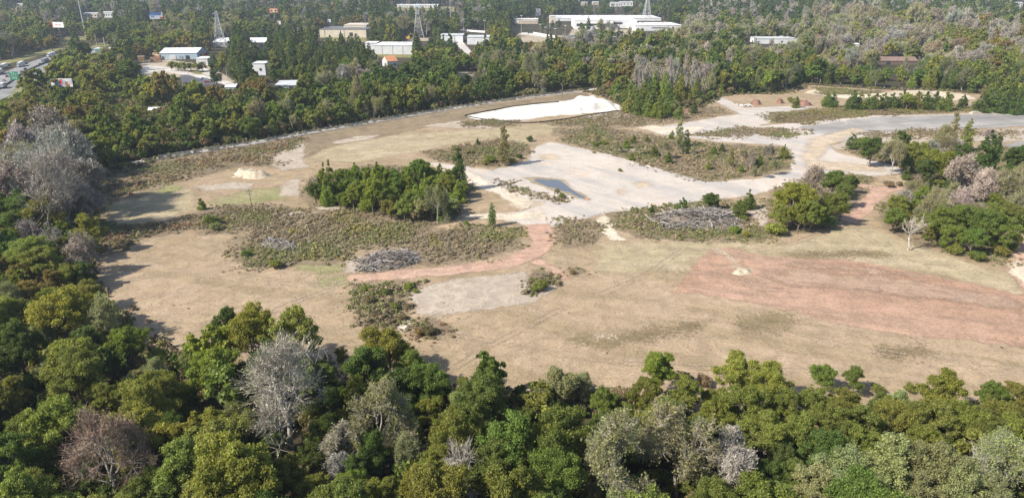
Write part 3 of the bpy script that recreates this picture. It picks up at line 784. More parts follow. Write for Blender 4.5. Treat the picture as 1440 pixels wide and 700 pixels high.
row(NEAR, 'broad', '''26 486 42 dark;107 522 46 olive fine;69 517 22 khaki;17 548 26 yellow;81 594 50 light;13 642 46 green;210 556 46 olive fine;129 660 24 dark;257 655 52 light;
300 520 40 bright;300 598 33 yellow;326 668 30 light;399 668 36 olive;456 606 28 green;471 660 22 twig bare;51 682 30 olive;223 500 15 yellow;266 504 16 grey;214 526 22 grey half;
576 516 30 green;514 516 40 dark;607 520 13 olive;676 558 42 green;601 574 24 yellow;637 612 46 olive fine;783 538 32 grey;848 562 24 green;908 547 28 olive;
722 620 55 green;790 613 55 green;700 652 46 green;783 662 46 green;498 662 30 dark;492 682 28 bright;526 690 22 yellow;582 684 30 yellow;542 690 30 olive;526 630 34 dark;487 622 30 twig bare;
1038 523 34 yellow;1081 534 34 yellow fine;967 552 30 olive;1042 570 40 olive;1103 570 35 olive;1146 566 32 olive fine;1188 570 32 olive;1006 584 30 olive;1078 606 38 olive fine;1128 606 36 olive;
1174 595 38 olive fine;1210 595 35 olive;1253 584 34 olive fine;1163 630 38 dark;1206 623 34 olive;1238 566 20 green;1263 563 20 grey;1399 555 26 green;1431 558 26 olive;1410 584 30 olive fine;
1317 588 35 olive;1356 588 33 olive fine;1288 591 33 olive;1188 666 46 grey;1256 652 55 grey;1317 652 52 grey;1420 652 42 grey half;1345 676 44 grey;1103 642 26 dark;1081 666 26 dark;1092 698 30 light;
1120 666 28 green;1150 684 38 grey;740 590 22 green;650 560 22 grey;620 545 15 khaki;760 545 16 green;820 540 16 grey half;880 585 26 olive;940 575 24 olive;340 590 26 olive half;180 600 30 khaki;
1385 600 30 olive;1440 605 34 olive;1300 620 30 olive;1230 625 28 olive;1040 620 26 olive;850 600 26 green;570 630 24 khaki half;610 650 26 olive;440 640 24 dark;240 600 26 dark;380 625 22 dark;
150 560 30 olive;50 640 30 green;200 690 34 green;300 690 30 olive;440 690 34 olive;620 695 30 dark;720 690 30 dark;880 695 36 grey;1010 690 34 grey;1230 690 40 grey;1290 690 40 grey;1400 695 40 grey;
35 600 28 olive;120 480 30 dark;60 470 26 grey;10 440 30 light;150 500 24 olive;190 535 22 khaki;250 555 24 olive;470 560 22 dark;440 575 20 green;
455 520 18 green;480 500 14 olive;670 600 26 green;980 600 24 olive;1000 560 20 olive;1060 550 20 yellow;1280 545 12 olive bush;1235 545 12 olive bush;990 535 16 brown bush;960 530 16 brown bush;650 535 12 olive bush;700 545 14 green bush''')
row(LEFT, 'broad', '''69 190 36 twig bare;62 228 48 twig bare;77 256 50 twig bare;112 256 34 twig bare;95 228 40 twig bare;45 207 36 twig bare;118 282 26 twig bare;88 286 30 twig bare;40 236 36 khaki half;90 205 30 twig bare;31 260 32 twig bare;12 202 26 orange;8 226 22 orange;23 298 32 green;58 302 30 olive;73 287 26 khaki half;108 291 24 olive;
123 322 28 yellow;69 340 20 twig bare;104 352 26 twig bare;39 356 30 light;62 368 30 light;15 372 20 rust;27 387 22 rust;73 395 22 rust;115 383 20 dark;8 399 18 grey;96 387 22 olive;120 345 18 olive;
35 164 30 khaki;104 183 24 khaki;5 165 28 olive;5 260 26 twig bare;20 232 30 twig bare;130 262 20 twig bare;5 300 26 olive;8 340 26 olive;45 325 22 twig bare;85 318 18 olive;40 412 24 rust;75 420 22 olive;10 420 24 grey half;120 408 22 olive;140 470 18 khaki;
90 345 18 olive;30 440 26 light;5 470 26 green;110 430 20 light''')
row(RIGHT, 'broad', '''1174 254 20 green;1188 271 17 green;1198 255 14 green;1173 288 22 green;1159 310 20 dark bush;1142 298 22 olive;1125 300 20 olive;1100 300 18 yellow;
1199 199 9 dark young;1228 208 20 dark;1216 201 12 green;1245 212 14 dark;1259 216 20 khaki half;1269 196 13 dark;1286 213 20 olive;1300 237 18 dark;1314 225 23 yellow;1331 193 16 khaki half;1343 178 9 khaki slim;1362 189 9 olive slim;
1355 216 18 dark;1389 213 20 dark pine;1400 208 14 dark pine;1424 220 16 dark;1438 215 16 dark;1340 230 18 dark;1378 232 16 olive;1351 248 28 twig bare;1389 264 26 twig bare;1424 265 28 khaki half;1438 250 20 khaki half;
1264 291 20 olive;1297 278 20 bright;1273 279 16 twig bare;1324 309 25 olive;1355 306 25 green;1386 313 27 green;1413 323 24 green;1317 286 22 khaki half;1396 298 20 olive;1260 305 18 green;1300 312 18 olive;1340 330 18 green;1370 335 18 green;
1425 300 18 olive;1335 275 18 khaki half;1360 280 18 twig bare;1305 255 10 dark young;1275 245 7 green young;1335 258 8 dark young;1330 205 14 khaki half;1310 210 12 twig bare;1440 280 18 olive;1460 260 26 olive;1460 310 26 green;1480 230 24 dark;
1390 190 9 twig bare;1400 340 14 green bush;1345 350 14 olive bush;1375 358 14 green bush;1410 352 14 olive bush;1280 258 10 khaki bush;1250 258 9 brown bush;1285 292 16 green;1310 296 18 olive;1340 302 18 green;1370 302 18 khaki half;1400 287 20 olive;1430 287 20 khaki half;1270 302 15 olive;1290 266 12 khaki half;1320 257 12 olive bush;1360 263 16 twig bare;1405 251 18 olive;
1375 246 14 green;1415 239 14 dark;1290 226 12 olive;1345 206 10 twig bare;1240 219 8 olive bush;1275 229 11 green;1330 241 14 olive;1305 331 12 olive bush;1330 343 11 green bush;1425 346 11 olive bush;1312 322 14 olive;1290 303 12 khaki half''')
row(SITEZ, 'young', '''960 288 9 dark;916 293 5 dark;1040 293 11 green;1053 282 11 green;1004 211 6 green;996 233 5 bright;1042 237 5 bright;881 202 6 bright;891 196 5 green;
888 220 5 bright;1029 219 6 khaki slim;932 208 10 khaki half;921 212 7 green;940 222 7 green;1056 224 8 twig half;1067 226 8 green;1080 212 9 twig half;1091 232 9 khaki half;1103 214 8 olive;965 198 7 dark slim;945 190 5 green;
1015 208 5 dark;1060 240 5 khaki half;900 208 6 khaki half;870 205 6 khaki half;850 200 6 yellow bush;838 203 6 green bush;840 196 5 khaki half;910 195 4 green;1075 240 7 khaki half;1045 215 5 khaki half;975 215 5 khaki half;
690 223 10 bright bush;682 228 7 yellow bush;729 219 7 dark bush;745 195 7 dark bush;660 212 8 khaki bush;640 208 8 khaki bush;720 226 7 olive bush;755 255 0.1 olive bush;672 199 4 dark;
790 275 7 olive bush;784 270 5 olive half;283 287 7 green;297 308 15 green bush;302 318 10 grey bush;655 314 6 olive bush;835 214 3 khaki bush;872 239 4 olive bush;760 400 14 olive bush;752 406 8 green bush;
600 462 14 brown bush;590 466 10 rust bush;1060 262 0.1 green;1032 322 10 bright bush;1050 328 8 yellow bush;1046 306 8 green bush;1265 258 6 brown bush;346 355 9 green bush;385 370 12 olive bush;760 318 0.1 brown bush;806 382 6 brown bush;
520 420 10 brown bush;540 410 9 green bush;575 402 9 bright bush;530 440 10 brown bush;555 430 9 olive bush;565 445 9 brown bush;585 408 6 bright bush;515 405 8 olive bush;''')
U('slim', 'khaki', 709, 203, 11, SITEZ, 'tall airy khaki tree on the weedy strip beside the slab', 1.0)
U('slim', 'khaki', 956, 184, 7, SITEZ, 'tallest slender pale tree above the saplings', 1.2)
U('slim', 'green', 692, 300, 7, SITEZ, 'lone slender green tree throwing a short shadow on scrub', 1.0)
U('broadm', 'dark', 1001, 281, 15, SITEZ, 'lone round dark green tree behind the grey brush pile', .75)
TREES = [t for t in TREES if t['r'] > .3]
# the thicket in the middle
cl = PX([(442, 286), (452, 270), (520, 262), (560, 258), (640, 262), (660, 282), (636, 300), (620, 318), (560, 312), (520, 300), (470, 294)])
lo, hi = cl.min(0), cl.max(0)
for i in range(700):
    q = lo + rng.random(2) * (hi - lo)
    if not inside(q[None], cl)[0]: continue
    r = rng.uniform(2.4, 4.2)
    if any(t['zone'] == CLUMP and math.hypot(t['x'] - q[0], t['y'] - q[1]) < .62 * (t['r'] + r) for t in TREES[-160:]): continue
    ppx = proj(np.array([q[0], q[1], 4.]))
    front = ppx[0] > 530 and ppx[1] > 284
    kd = rng.choice(['young', 'broadm', 'slim', 'half'], p=[.30, .63, .02, .05])
    tt = rng.choice(['green', 'bright', 'dark', 'olive', 'light'], p=[.28, .46, .04, .10, .12])
    if front: kd = rng.choice(['broadm', 'half', 'young'], p=[.7, .15, .15]); tt = rng.choice(['light', 'green', 'grey', 'olive'])
    if kd == 'half': tt = 'khaki'
    want(kd, str(tt), q[0], q[1], r * (1.15 if kd == 'broadm' else .62 if kd == 'slim' else .95), CLUMP, None, rng.uniform(.7, 1.4) * (1.4 if kd == 'young' else 1))

# ================================================================== BUILT THINGS
KEEP = []         # (x0, x1, y0, y1, depth): spans of the view that stand clear of trees in front
def keep(x0, x1, y0, y1, p): KEEP.append((x0, x1, y0, y1, float(proj(np.array(p, float))[2]) + 1))
OPEN = [SITEW]    # world polygons without trees
LIGHTG = soil('verge_grass', (.26, .235, .10), (.20, .20, .07), (.32, .27, .15), 0.03, 0.1, 1.0, edge=(1.5, 1.0))
CONC = soil('pale_concrete_road', (.60, .565, .52), (.54, .51, .465), (.64, .59, .52), 0.03, 0.1, 1.0, edge=(.5, .3), bump=.1)
TAR = soil('dark_asphalt', (.10, .105, .12), (.12, .125, .14), (.15, .15, .155), 0.03, 0.1, 1.0, edge=(.3, .2), bump=.1)
HWY = soil('highway_concrete', (.30, .295, .30), (.27, .27, .275), (.36, .35, .34), 0.02, 0.08, 1.0, streak=(0.35, 12, 0.2, (.22, .22, .225), .6), edge=(.3, .2), bump=.1)
DIRT = soil('yard_dirt', (.40, .33, .24), (.46, .40, .31), (.33, .25, .17), 0.04, 0.12, 1.0, edge=(1.5, 1.0))

# service road behind the site with its wire fence
RD = spline(PX([(150, 236), (190, 229), (228, 221), (290, 211), (360, 200), (430, 187), (530, 170), (620, 155), (720, 139.5), (822, 127.5), (850, 124)]), 10)
sheet('service_road', ribbon(RD, 6.5), CONC, 1.5, 1.0)
OPEN.append(ribbon(RD, 9.0))
GALV = paint('galvanised_steel', (.55, .55, .54), .55, .15, metallic=.1)
def wire_mat():
    m, nt, N, L = nodes('chain_link')
    c = N('ShaderNodeTexChecker'); c.inputs['Scale'].default_value = 26.0
    L(N('ShaderNodeTexCoord').outputs['Object'], c.inputs['Vector'])
    finish(nt, (.5, .5, .48), .6, None, alpha=mth(nt, 'MULTIPLY', c.outputs['Fac'], .4))
    return m
WIRE = wire_mat()
def fence(name, label, cat, line, h, step, post_r, panel_mat, post_mat, lean=0.0, panel='panel', pr=None):
    line = np.asarray(line, float)
    s = np.concatenate([[0], np.cumsum(np.hypot(*np.diff(line, axis=0).T))])
    n = int(s[-1] / step)
    q = np.linspace(0, s[-1], n + 1)
    P = np.stack([np.interp(q, s, line[:, 0]), np.interp(q, s, line[:, 1])], 1)
    o = P[0]; e = thing(name, label, cat, (o[0], o[1], 0)); P = P - o
    pm = MB().tube((0, 0, -.2), (0, 0, h), post_r, post_r, 6).mesh('post', post_mat)
    for a in P: put('post', pm, e, (a[0], a[1], 0))
    for a, b in zip(P[:-1], P[1:]):
        d = b - a; L = np.hypot(*d); sag = random.uniform(0, .12) * h if lean else 0
        mb = MB(); mb.box((L / 2, 0, h * .48 - sag), (L - .1, .02, h * .92))
        k = mb.build(panel, panel_mat, e); k.location = (a[0], a[1], 0); k.rotation_euler = (random.uniform(-lean, lean), 0, math.atan2(d[1], d[0]))
    if pr:
        mb = MB()
        for a, b in zip(P[:-1], P[1:]): mb.tube((a[0], a[1], h), (b[0], b[1], h), pr, pr, 4, False)
        mb.build('top_rail', post_mat, e)
    return e
fence('chain_link_fence', 'long grey chain-link fence beside the pale service road', 'fence', spline(PX([(226, 224.5), (290, 214.5), (360, 203.5), (430, 190.5), (530, 173), (620, 157.8), (720, 142), (815, 130)]), 6), 2.2, 6.0, .05, WIRE, GALV, pr=.035)
SILT = paint('black_fabric', (.06, .05, .042), .9)
WOODP = paint('weathered_wood', (.23, .17, .11), .9)
fence('silt_fence', 'black silt fence sagging around the white sand lot', 'silt fence', PX([(786, 144), (760, 146), (720, 150.5), (690, 156), (650, 163.5), (668, 166.5), (700, 171.5), (732, 174), (750, 173.5), (790, 169), (822, 163.5), (860, 157.5), (900, 153)]), .8, 4.5, .05, SILT, WOODP, .12, 'fabric')

# ---- highway
HC = spline(np.array([G(a, b)[:2] for a, b in [(-220, 235), (-90, 165), (0, 125), (35, 102), (72, 86), (105, 76), (150, 66)]]), 12)
sheet('highway', ribbon(HC, 34), HWY, 2.0, 1.0)
sheet('verge', ribbon(spline(PX([(-80, 108), (0, 90), (40, 80), (75, 70), (100, 65)]), 8), 16), LIGHTG, 2, 3)
sheet('verge', ribbon(spline(PX([(10, 150), (32, 124), (60, 108), (80, 98)]), 8), 9), LIGHTG, 2, 3)
OPEN.append(ribbon(HC, 52)); OPEN.append(ribbon(spline(PX([(-80, 108), (0, 90), (40, 80), (75, 70), (100, 65)]), 8), 22))
KEEP.append((-50, 70, 76, 106, float(proj(G(40, 86))[2]) + 10))
KEEP.append((-50, 12, 100, 150, float(proj(G(10, 110))[2]) + 40))
KEEP.append((-60, 26, 96, 141, float(proj(G(15, 112))[2]))); KEEP.append((-60, 14, 118, 150, float(proj(G(5, 122))[2])))
def offset_line(pts, d):
    t = np.gradient(pts, axis=0); t /= np.linalg.norm(t, axis=1)[:, None]
    return pts + np.stack([-t[:, 1], t[:, 0]], 1) * d
def hwy_marks():
    z = .08; mb = MB(); white = paint('road_paint', (.75, .75, .72), .7)
    for off in (-15.8, -1.9, 1.9, 15.8):
        a, b = offset_line(HC, off - .12), offset_line(HC, off + .12)
        for i in range(len(a) - 1): mb.quad((*a[i], z), (*a[i + 1], z), (*b[i + 1], z), (*b[i], z))
    for off in (-12.3, -8.7, -5.2, 5.2, 8.7, 12.3):
        L = offset_line(HC, off); s = np.concatenate([[0], np.cumsum(np.hypot(*np.diff(L, axis=0).T))])
        for q in np.arange(0, s[-1] - 4, 12.0):
            p0 = np.array([np.interp(q, s, L[:, k]) for k in (0, 1)]); p1 = np.array([np.interp(q + 3.5, s, L[:, k]) for k in (0, 1)])
            d = unit(p1 - p0); n = np.array([-d[1], d[0]]) * .1
            mb.quad((*(p0 - n), z), (*(p1 - n), z), (*(p1 + n), z), (*(p0 + n), z))
    tag(mb.build('lane_markings', white), kind='structure')
    mb = MB(); dark = paint('stained_barrier', (.13, .125, .12), .9)
    L = HC
    for i in range(len(L) - 1):
        d = L[i + 1] - L[i]; c = (L[i] + L[i + 1]) / 2
        mb.box((c[0], c[1], .6), (np.hypot(*d) + .02, .7, 1.3), math.atan2(d[1], d[0]))
    tag(mb.build('median_barrier', dark), 'dark stained concrete barrier down the middle of the highway', 'barrier')
hwy_marks()

GLASS = paint('dark_glass', (.03, .035, .04), .15, .1, .6)
RUBBER = paint('tyre_rubber', (.025, .025, .025), .9)
WHEEL = MB().disc_x((0, 0, 0), .34, .22).mesh('wheel', RUBBER); BIGW = MB().disc_x((0, 0, 0), .5, .3).mesh('wheel', RUBBER)
CARS = {}
def car(p, hd, colname, col, label, group, suv=False):
    e = thing('car', label, 'car', p, hd - math.pi / 2, group)
    key = (colname, suv)
    if key not in CARS:
        pm = paint('paint_' + colname, col, .35, .05, .5); z = .12 if suv else 0
        body = MB().prism([(-.9, .32), (.9, .32), (.93, .62), (.88, .92 + z), (-.88, .92 + z), (-.93, .62)], -2.3, 2.3)
        body.prism([(-.85, .9 + z), (.85, .9 + z), (.80, .98 + z), (-.80, .98 + z)], -2.2, 2.1)
        y0, y1 = (-2.2, .75) if suv else (-1.7, .7)
        g = MB(); k = len(g.v)
        for zz, i, a, b in ((.95 + z, .82, y0, y1 + .35), (1.45 + z * 2.5, .62, y0 + (.2 if suv else .6), y1 - .35)):
            g.v += [(-i, a, zz), (i, a, zz), (i, b, zz), (-i, b, zz)]
        g.f += [(3, 2, 1, 0), (4, 5, 6, 7), (0, 1, 5, 4), (1, 2, 6, 5), (2, 3, 7, 6), (3, 0, 4, 7)]
        zt = 1.45 + z * 2.5
        rf = MB().box((0, (y0 + (.2 if suv else .6) + y1 - .35) / 2, zt + .03), (1.22, (y1 - .35) - (y0 + (.2 if suv else .6)) - .02, .06))
        CARS[key] = (body.mesh('body', pm), g.mesh('windows', GLASS), rf.mesh('roof', pm))
    for n, m in zip(('body', 'windows', 'roof'), CARS[key]): put(n, m, e)
    for x in (-.82, .82):
        for y in (-1.45, 1.4): put('wheel', WHEEL, e, (x, y, .34))
    return e
def truck(p, hd, col, cab, label, group, L=13.5, red_front=False):
    e = thing('truck', label, 'truck', p, hd - math.pi / 2, group)
    MB().box((0, -L / 2 + 1.5, 2.6), (2.55, L, 2.8)).build('trailer', paint('trailer_' + col[0], col[1], .5, .06), e)
    MB().prism([(-1.2, .6), (1.2, .6), (1.2, 2.4), (1.1, 3.4), (-1.1, 3.4), (-1.2, 2.4)], 2.0, 4.4).box((0, 5.1, 1.35), (2.0, 1.5, 1.5)).build('cab', paint('cab_' + cab[0], cab[1], .4, .06), e)
    MB().box((0, 4.42, 2.7), (2.0, .08, .9)).build('windscreen', GLASS, e)
    MB().box((0, -L / 2 + 3, 1.0), (1.0, L + 2, .3)).build('chassis', RUBBER, e)
    for x in (-1.0, 1.0):
        for y in (4.9, 2.2, 1.1, -L + 3.2, -L + 4.5): put('wheel', BIGW, e, (x, y, .5))
    return e
def hwy_head(p):
    i = int(np.argmin(np.hypot(*(HC - p[:2]).T))); d = HC[min(i + 1, len(HC) - 1)] - HC[max(i - 1, 0)]
    return math.atan2(d[1], d[0])
W, GY, BK, RD_, BL, SV = ('white', (.75, .75, .74)), ('grey', (.3, .31, .33)), ('black', (.03, .03, .035)), ('red', (.42, .05, .04)), ('blue', (.12, .22, .45)), ('silver', (.5, .51, .52))
for px, py, c, cb, lab in ((28, 94, W, W, 'white semi truck on the highway behind two parallel trucks'), (4, 97, W, GY, 'white box semi truck beside the outer highway verge'),
                           (-2, 105, W, W, 'white semi truck hugging the dark median barrier'), (66, 87.5, GY, GY, 'grey semi truck passing behind trees near median barrier'), (70.5, 80, W, W, 'white truck furthest along the highway by the trees')):
    p = G(px, py); truck((p[0], p[1], .05), hwy_head(p) + (math.pi if px < 50 and py < 106 or px == 70.5 else 0), c, cb, lab, 'trucks on the highway')
for px, py, c, s, lab in ((37, 90.5, BK, 0, 'black car ahead of the white semi truck'), (36, 98.5, BK, 1, 'black car closest to the median barrier'), (31, 102.5, BK, 0, 'dark car behind two cars driving abreast'),
                          (39.5, 104.5, GY, 0, 'dark grey car, left of two driving abreast'), (46, 102.5, BK, 0, 'black car, right of two driving abreast'), (57, 91.5, BK, 1, 'black car following the grey semi truck'),
                          (10, 108.5, RD_, 0, 'small red car beside the green highway sign'), (5.5, 114, W, 0, 'white car before the green highway sign'), (67, 95, BL, 1, 'blue pickup in the outer lane by the trees'), (27, 116, SV, 0, 'silver car under the green highway sign'), (12, 93, BK, 1, 'dark car behind a white semi truck')):
    p = G(px, py); car((p[0], p[1], .05), hwy_head(p) + (math.pi if lab.startswith(('black car ahead', 'dark car behind a')) else 0), c[0], c[1], lab, 'cars on the highway', bool(s))
p = G(5, 124); e = truck((p[0], p[1], .05), hwy_head(p), W, RD_, 'red and white box truck closest to the roadside trees', 'trucks on the highway', 7.0)

def sign_gantry():
    p = G(19, 122); e = thing('highway_sign', 'green highway sign with white lettering on a roadside post', 'road sign', p, .15)
    m = mpp(p); k = GALV
    MB().tube((0, 0, -.3), (0, 0, 7.0), .18, .15, 8).tube((5, .0, -.3), (5, 0, 7.0), .18, .15, 8).build('post', k, e)
    grn = paint('sign_green', (.01, .28, .13), .5, .05); wht = paint('sign_white', (.8, .8, .8), .5, .03)
    o = MB().box((2.2, -.25, 9.7), (6.4, .12, 3.0)).build('panel', grn, e)
    MB().box((2.6, -.25, 6.5), (6.6, .12, 3.0)).build('panel', grn, e)
    mb = MB()
    for z, xs in ((10.4, (.3, 1.4, 2.8)), (9.3, (1.0, 2.3, 3.4, 4.2)), (7.0, (.6, 1.8, 3.0, 4.2)), (6.1, (1.0, 2.1, 3.6))):
        for x in xs: mb.box((x, -.33, z), (random.uniform(.5, .9), .04, .45))
    mb.build('lettering', wht, e)
sign_gantry()
keep(12, 27, 102, 118, G(19, 124))

def billboard(px0, px1, pyt, pyb, base, label, cols, rz=0.0, extra=None):
    p = GT((px0 + px1) / 2, base); m = mpp(p); w, h, zb = (px1 - px0) * m, (pyb - pyt) * m, (base - pyb) * m
    e = thing('billboard', label, 'billboard', p, rz)
    MB().tube((0, .4, -2), (0, .4, zb + .3), .5, .45, 10).build('post', GALV, e)
    fr = MB().box((0, 0, zb + h / 2), (w, .5, h)).build('panel', paint('bb_' + cols[0], cols[1], .6, .08), e)
    MB().box((0, -.6, zb - .3), (w, 1.0, .12)).build('catwalk', GALV, e)
    for i, (u0, u1, v0, v1, n, c) in enumerate(extra or []):
        MB().box((w * ((u0 + u1) / 2 - .5), -.28, zb + h * (v0 + v1) / 2), (w * (u1 - u0), .04 + .01 * i, h * (v1 - v0))).build('printed_panel', paint('bb_' + n, c, .6, .2, scale=.5), fr)
    keep(px0 - 1, px1 + 1, pyt - 1, pyb + 6, p)
rd, bl, wh, br, yl, dk = ('red', (.55, .06, .05)), ('blue', (.06, .15, .42)), ('white', (.78, .78, .77)), ('brown', (.3, .13, .06)), ('cream', (.75, .6, .35)), ('dark', (.06, .03, .03))
billboard(75.5, 95.5, 32.5, 39.5, 54, 'white billboard with a red left edge above the highway trees', wh, -.25, [(0, .09, 0, 1, *rd), (.3, .8, .35, .6, 'pink', (.7, .45, .45))])
billboard(214, 231, 19, 27.5, 40, 'blue and white billboard on the far wooded slope', wh, .25, [(.0, .9, .55, 1, *bl), (.75, 1, 0, .3, *rd), (.1, .35, .2, .7, 'skyblue', (.25, .4, .65))])
billboard(380.5, 393, 12.8, 19.2, 32, 'red billboard with cream panel and two dark squares', rd, .05, [(.1, .9, .15, .85, *yl), (.15, .38, .3, .65, *dk), (.62, .85, .3, .65, *dk)])
billboard(75, 107, 111, 121.5, 134, 'wide collage billboard of white, blue and red panels among trees', ('pale', (.6, .6, .6)), -.1,
          [(0, .24, .25, .95, *wh), (.05, .17, .45, .75, *rd), (.2, .45, 0, .5, *bl), (.27, .37, .45, 1, 'pinkish', (.75, .6, .55)), (.42, .56, .2, .9, *rd), (.55, .68, .1, .8, 'teal', (.3, .42, .5)), (.66, .86, .0, .6, *br), (.8, .97, .3, .9, 'silver2', (.55, .55, .58))])
for a, b, c, d, base, lab in ((391.5, 396, 30.5, 35, 42, 'small white square sign on a pole before pines'), (461, 466, 28, 31.8, 38, 'small white square sign above the tan factory')):
    billboard(a, b, c, d, base, lab, wh)

# ---- masts, poles, pylons
def pole(px, pyt, pyb, label, cat='light pole', name='light_pole', r=None, heads=0, wood=False, group=None):
    p = GT(px, pyb); q = proj(p[None])[2][0]; h = (pyb - pyt) * mpp(p) / CT * .97
    e = thing(name, label, cat, p, 0, group); r = r or max(.12, h * .012)
    MB().tube((0, 0, -1), (0, 0, h), r, r * .55, 8).build('pole', WOODP if wood else GALV, e)
    if wood:
        MB().box((0, 0, h - .9), (2.2, .12, .14)).build('cross_arm', WOODP, e)
        MB().tube((.35, 0, h - 2.6), (.35, 0, h - 1.7), .22, .22, 8).build('transformer', GALV, e)
    elif heads:
        MB().box((0, 0, h), (3.6 * min(heads, 1.5), .3, .25)).build('cross_arm', GALV, e)
        hm = MB().box((0, 0, 0), (.9, .5, .9)).mesh('lamp_head', paint('lamp_head', (.7, .71, .72), .4))
        for i in range(3): put('lamp_head', hm, e, ((i - 1) * 1.3, -.2, h + .5))
    keep(px - 1.2, px + 1.2, pyt - 1, pyb - 4 if pyb < 200 else pyb, p)
    return e
pole(356, 265, 304, 'lone leaning wooden utility pole in brown scrub', 'utility pole', 'utility_pole', .17, 0, True).rotation_euler = (0, -.02, .4)
pole(121, -16, 52, 'very tall pale steel mast above the highway wood', 'mast', 'mast', .9, 1)
pole(137.5, 49, 70, 'thin white pole beside a stubby mast above the bridge', 'pole', 'steel_pole', .3)
pole(148.5, 54, 69, 'stubby pale mast behind the small bridge', 'pole', 'steel_pole', .7)
pole(634, 2, 40, 'very tall floodlight mast between pylon and white blocks', 'light pole', 'light_pole', .5, 1.5)
for x, a, b, lab in ((652, 29, 44, 'floodlight pole at the start of the white rail'), (661, 33, 44, 'short floodlight pole between two taller ones on the rail'), (681.5, 31, 46, 'floodlight pole at the end of the white rail'),
                  (733, 25, 47, 'floodlight pole behind the white container yard'), (759.5, 36, 47, 'short floodlight pole left of a tall one in the container yard'), (766.5, 40, 50, 'lowest floodlight pole in the container yard'), (773, 27, 50, 'tallest floodlight pole in the container yard'),
                  (780.5, 42, 50, 'short floodlight pole right of the tallest in the container yard'), (794.5, 38, 52, 'floodlight pole at the right end of the container yard'), (828, 43, 53, 'short floodlight pole below the white plant canopy'), (866.5, 42, 57, 'floodlight pole, first of a pair before the white plant'),
                  (876.5, 39, 54, 'taller floodlight pole of a pair before the white plant'), (909.5, 43, 55, 'floodlight pole before the low end of the white plant'), (863, 53, 62, 'small floodlight pole below a pair of taller ones')):
    pole(x, a, b, lab, heads=.8, group='floodlight poles around the industrial yards')
for x, a, b, lab in ((258, 90, 102, 'wooden utility pole beside the lane and clipped trees'), (265, 92, 105, 'second wooden utility pole beside the lane'), (258.5, 107, 126, 'dark pole at the corner of the parking lot'), (320, 96, 112, 'grey pole at the lane end under pines'), (33, 103, 117, 'thin pole on the verge behind the green highway sign'), (62.5, 128, 138, 'short pale pole below the collage billboard')):
    pole(x, a, b, lab, 'utility pole', 'utility_pole', .2)
def pylon(px, pyt, pyb, label, wpx, arms=True, cap=None):
    p = GT(px, pyb); m = mpp(p); h = (pyb - pyt) * m; w = wpx * m / 2
    e = thing('lattice_tower', label, 'pylon', (p[0], p[1], p[2] - .5), .2, 'lattice pylons above the woods')
    prof = lambda f: w * (1 - f) ** 1.3 + w * .16
    leg = MB(); br = MB(); n = 9; zs = [h * (1 - (1 - i / n) ** 1.25) for i in range(n + 1)]
    for i in range(n):
        a, b = prof(zs[i] / h), prof(zs[i + 1] / h); z0, z1 = zs[i], zs[i + 1]; c = [(-1, -1), (1, -1), (1, 1), (-1, 1)]
        for k in range(4):
            A, B = c[k], c[(k + 1) % 4]
            leg.tube((A[0] * a, A[1] * a, z0), (A[0] * b, A[1] * b, z1), .42, .36, 4)
            br.tube((A[0] * a, A[1] * a, z0), (B[0] * b, B[1] * b, z1), .2, .2, 3); br.tube((B[0] * a, B[1] * a, z0), (A[0] * b, A[1] * b, z1), .2, .2, 3)
            br.tube((A[0] * b, A[1] * b, z1), (B[0] * b, B[1] * b, z1), .2, .2, 3)
    leg.build('leg_frame', GALV, e); br.build('bracing', GALV, e)
    if arms:
        for f in (.66, .8, .94):
            am = MB(); L = w * (.95 - .25 * f)
            for s in (-1, 1):
                for y in (-.4, .4): am.tube((0, y, h * f + .9), (s * L, 0, h * f), .16, .1, 4); am.tube((0, y, h * f - .5), (s * L, 0, h * f), .16, .1, 4)
                am.tube((s * L, 0, h * f), (s * L, 0, h * f - 2.2), .12, .12, 6)
            am.build('cross_arm', GALV, e)
    if cap:
        MB().box((0, 0, h + .8), (w * 1.1, w * 1.1, 1.6)).build('platform', paint('pale_blue_panel', (.55, .68, .78), .5), e)
        MB().box((0, 0, h * .78), (w * .95, w * .95, .5)).build('platform', GALV, e)
    keep(px - wpx / 2 - 1, px + wpx / 2 + 1, pyt - 2, pyb - 2, p)
pylon(311, 18, 67, 'steel lattice pylon standing behind the white-roofed sheds', 14)
pylon(588.5, 12, 54, 'lattice pylon with a pale blue platform on top', 13, False, True)
pylon(909, -8, 29, 'lattice pylon rising behind the big white plant', 10)

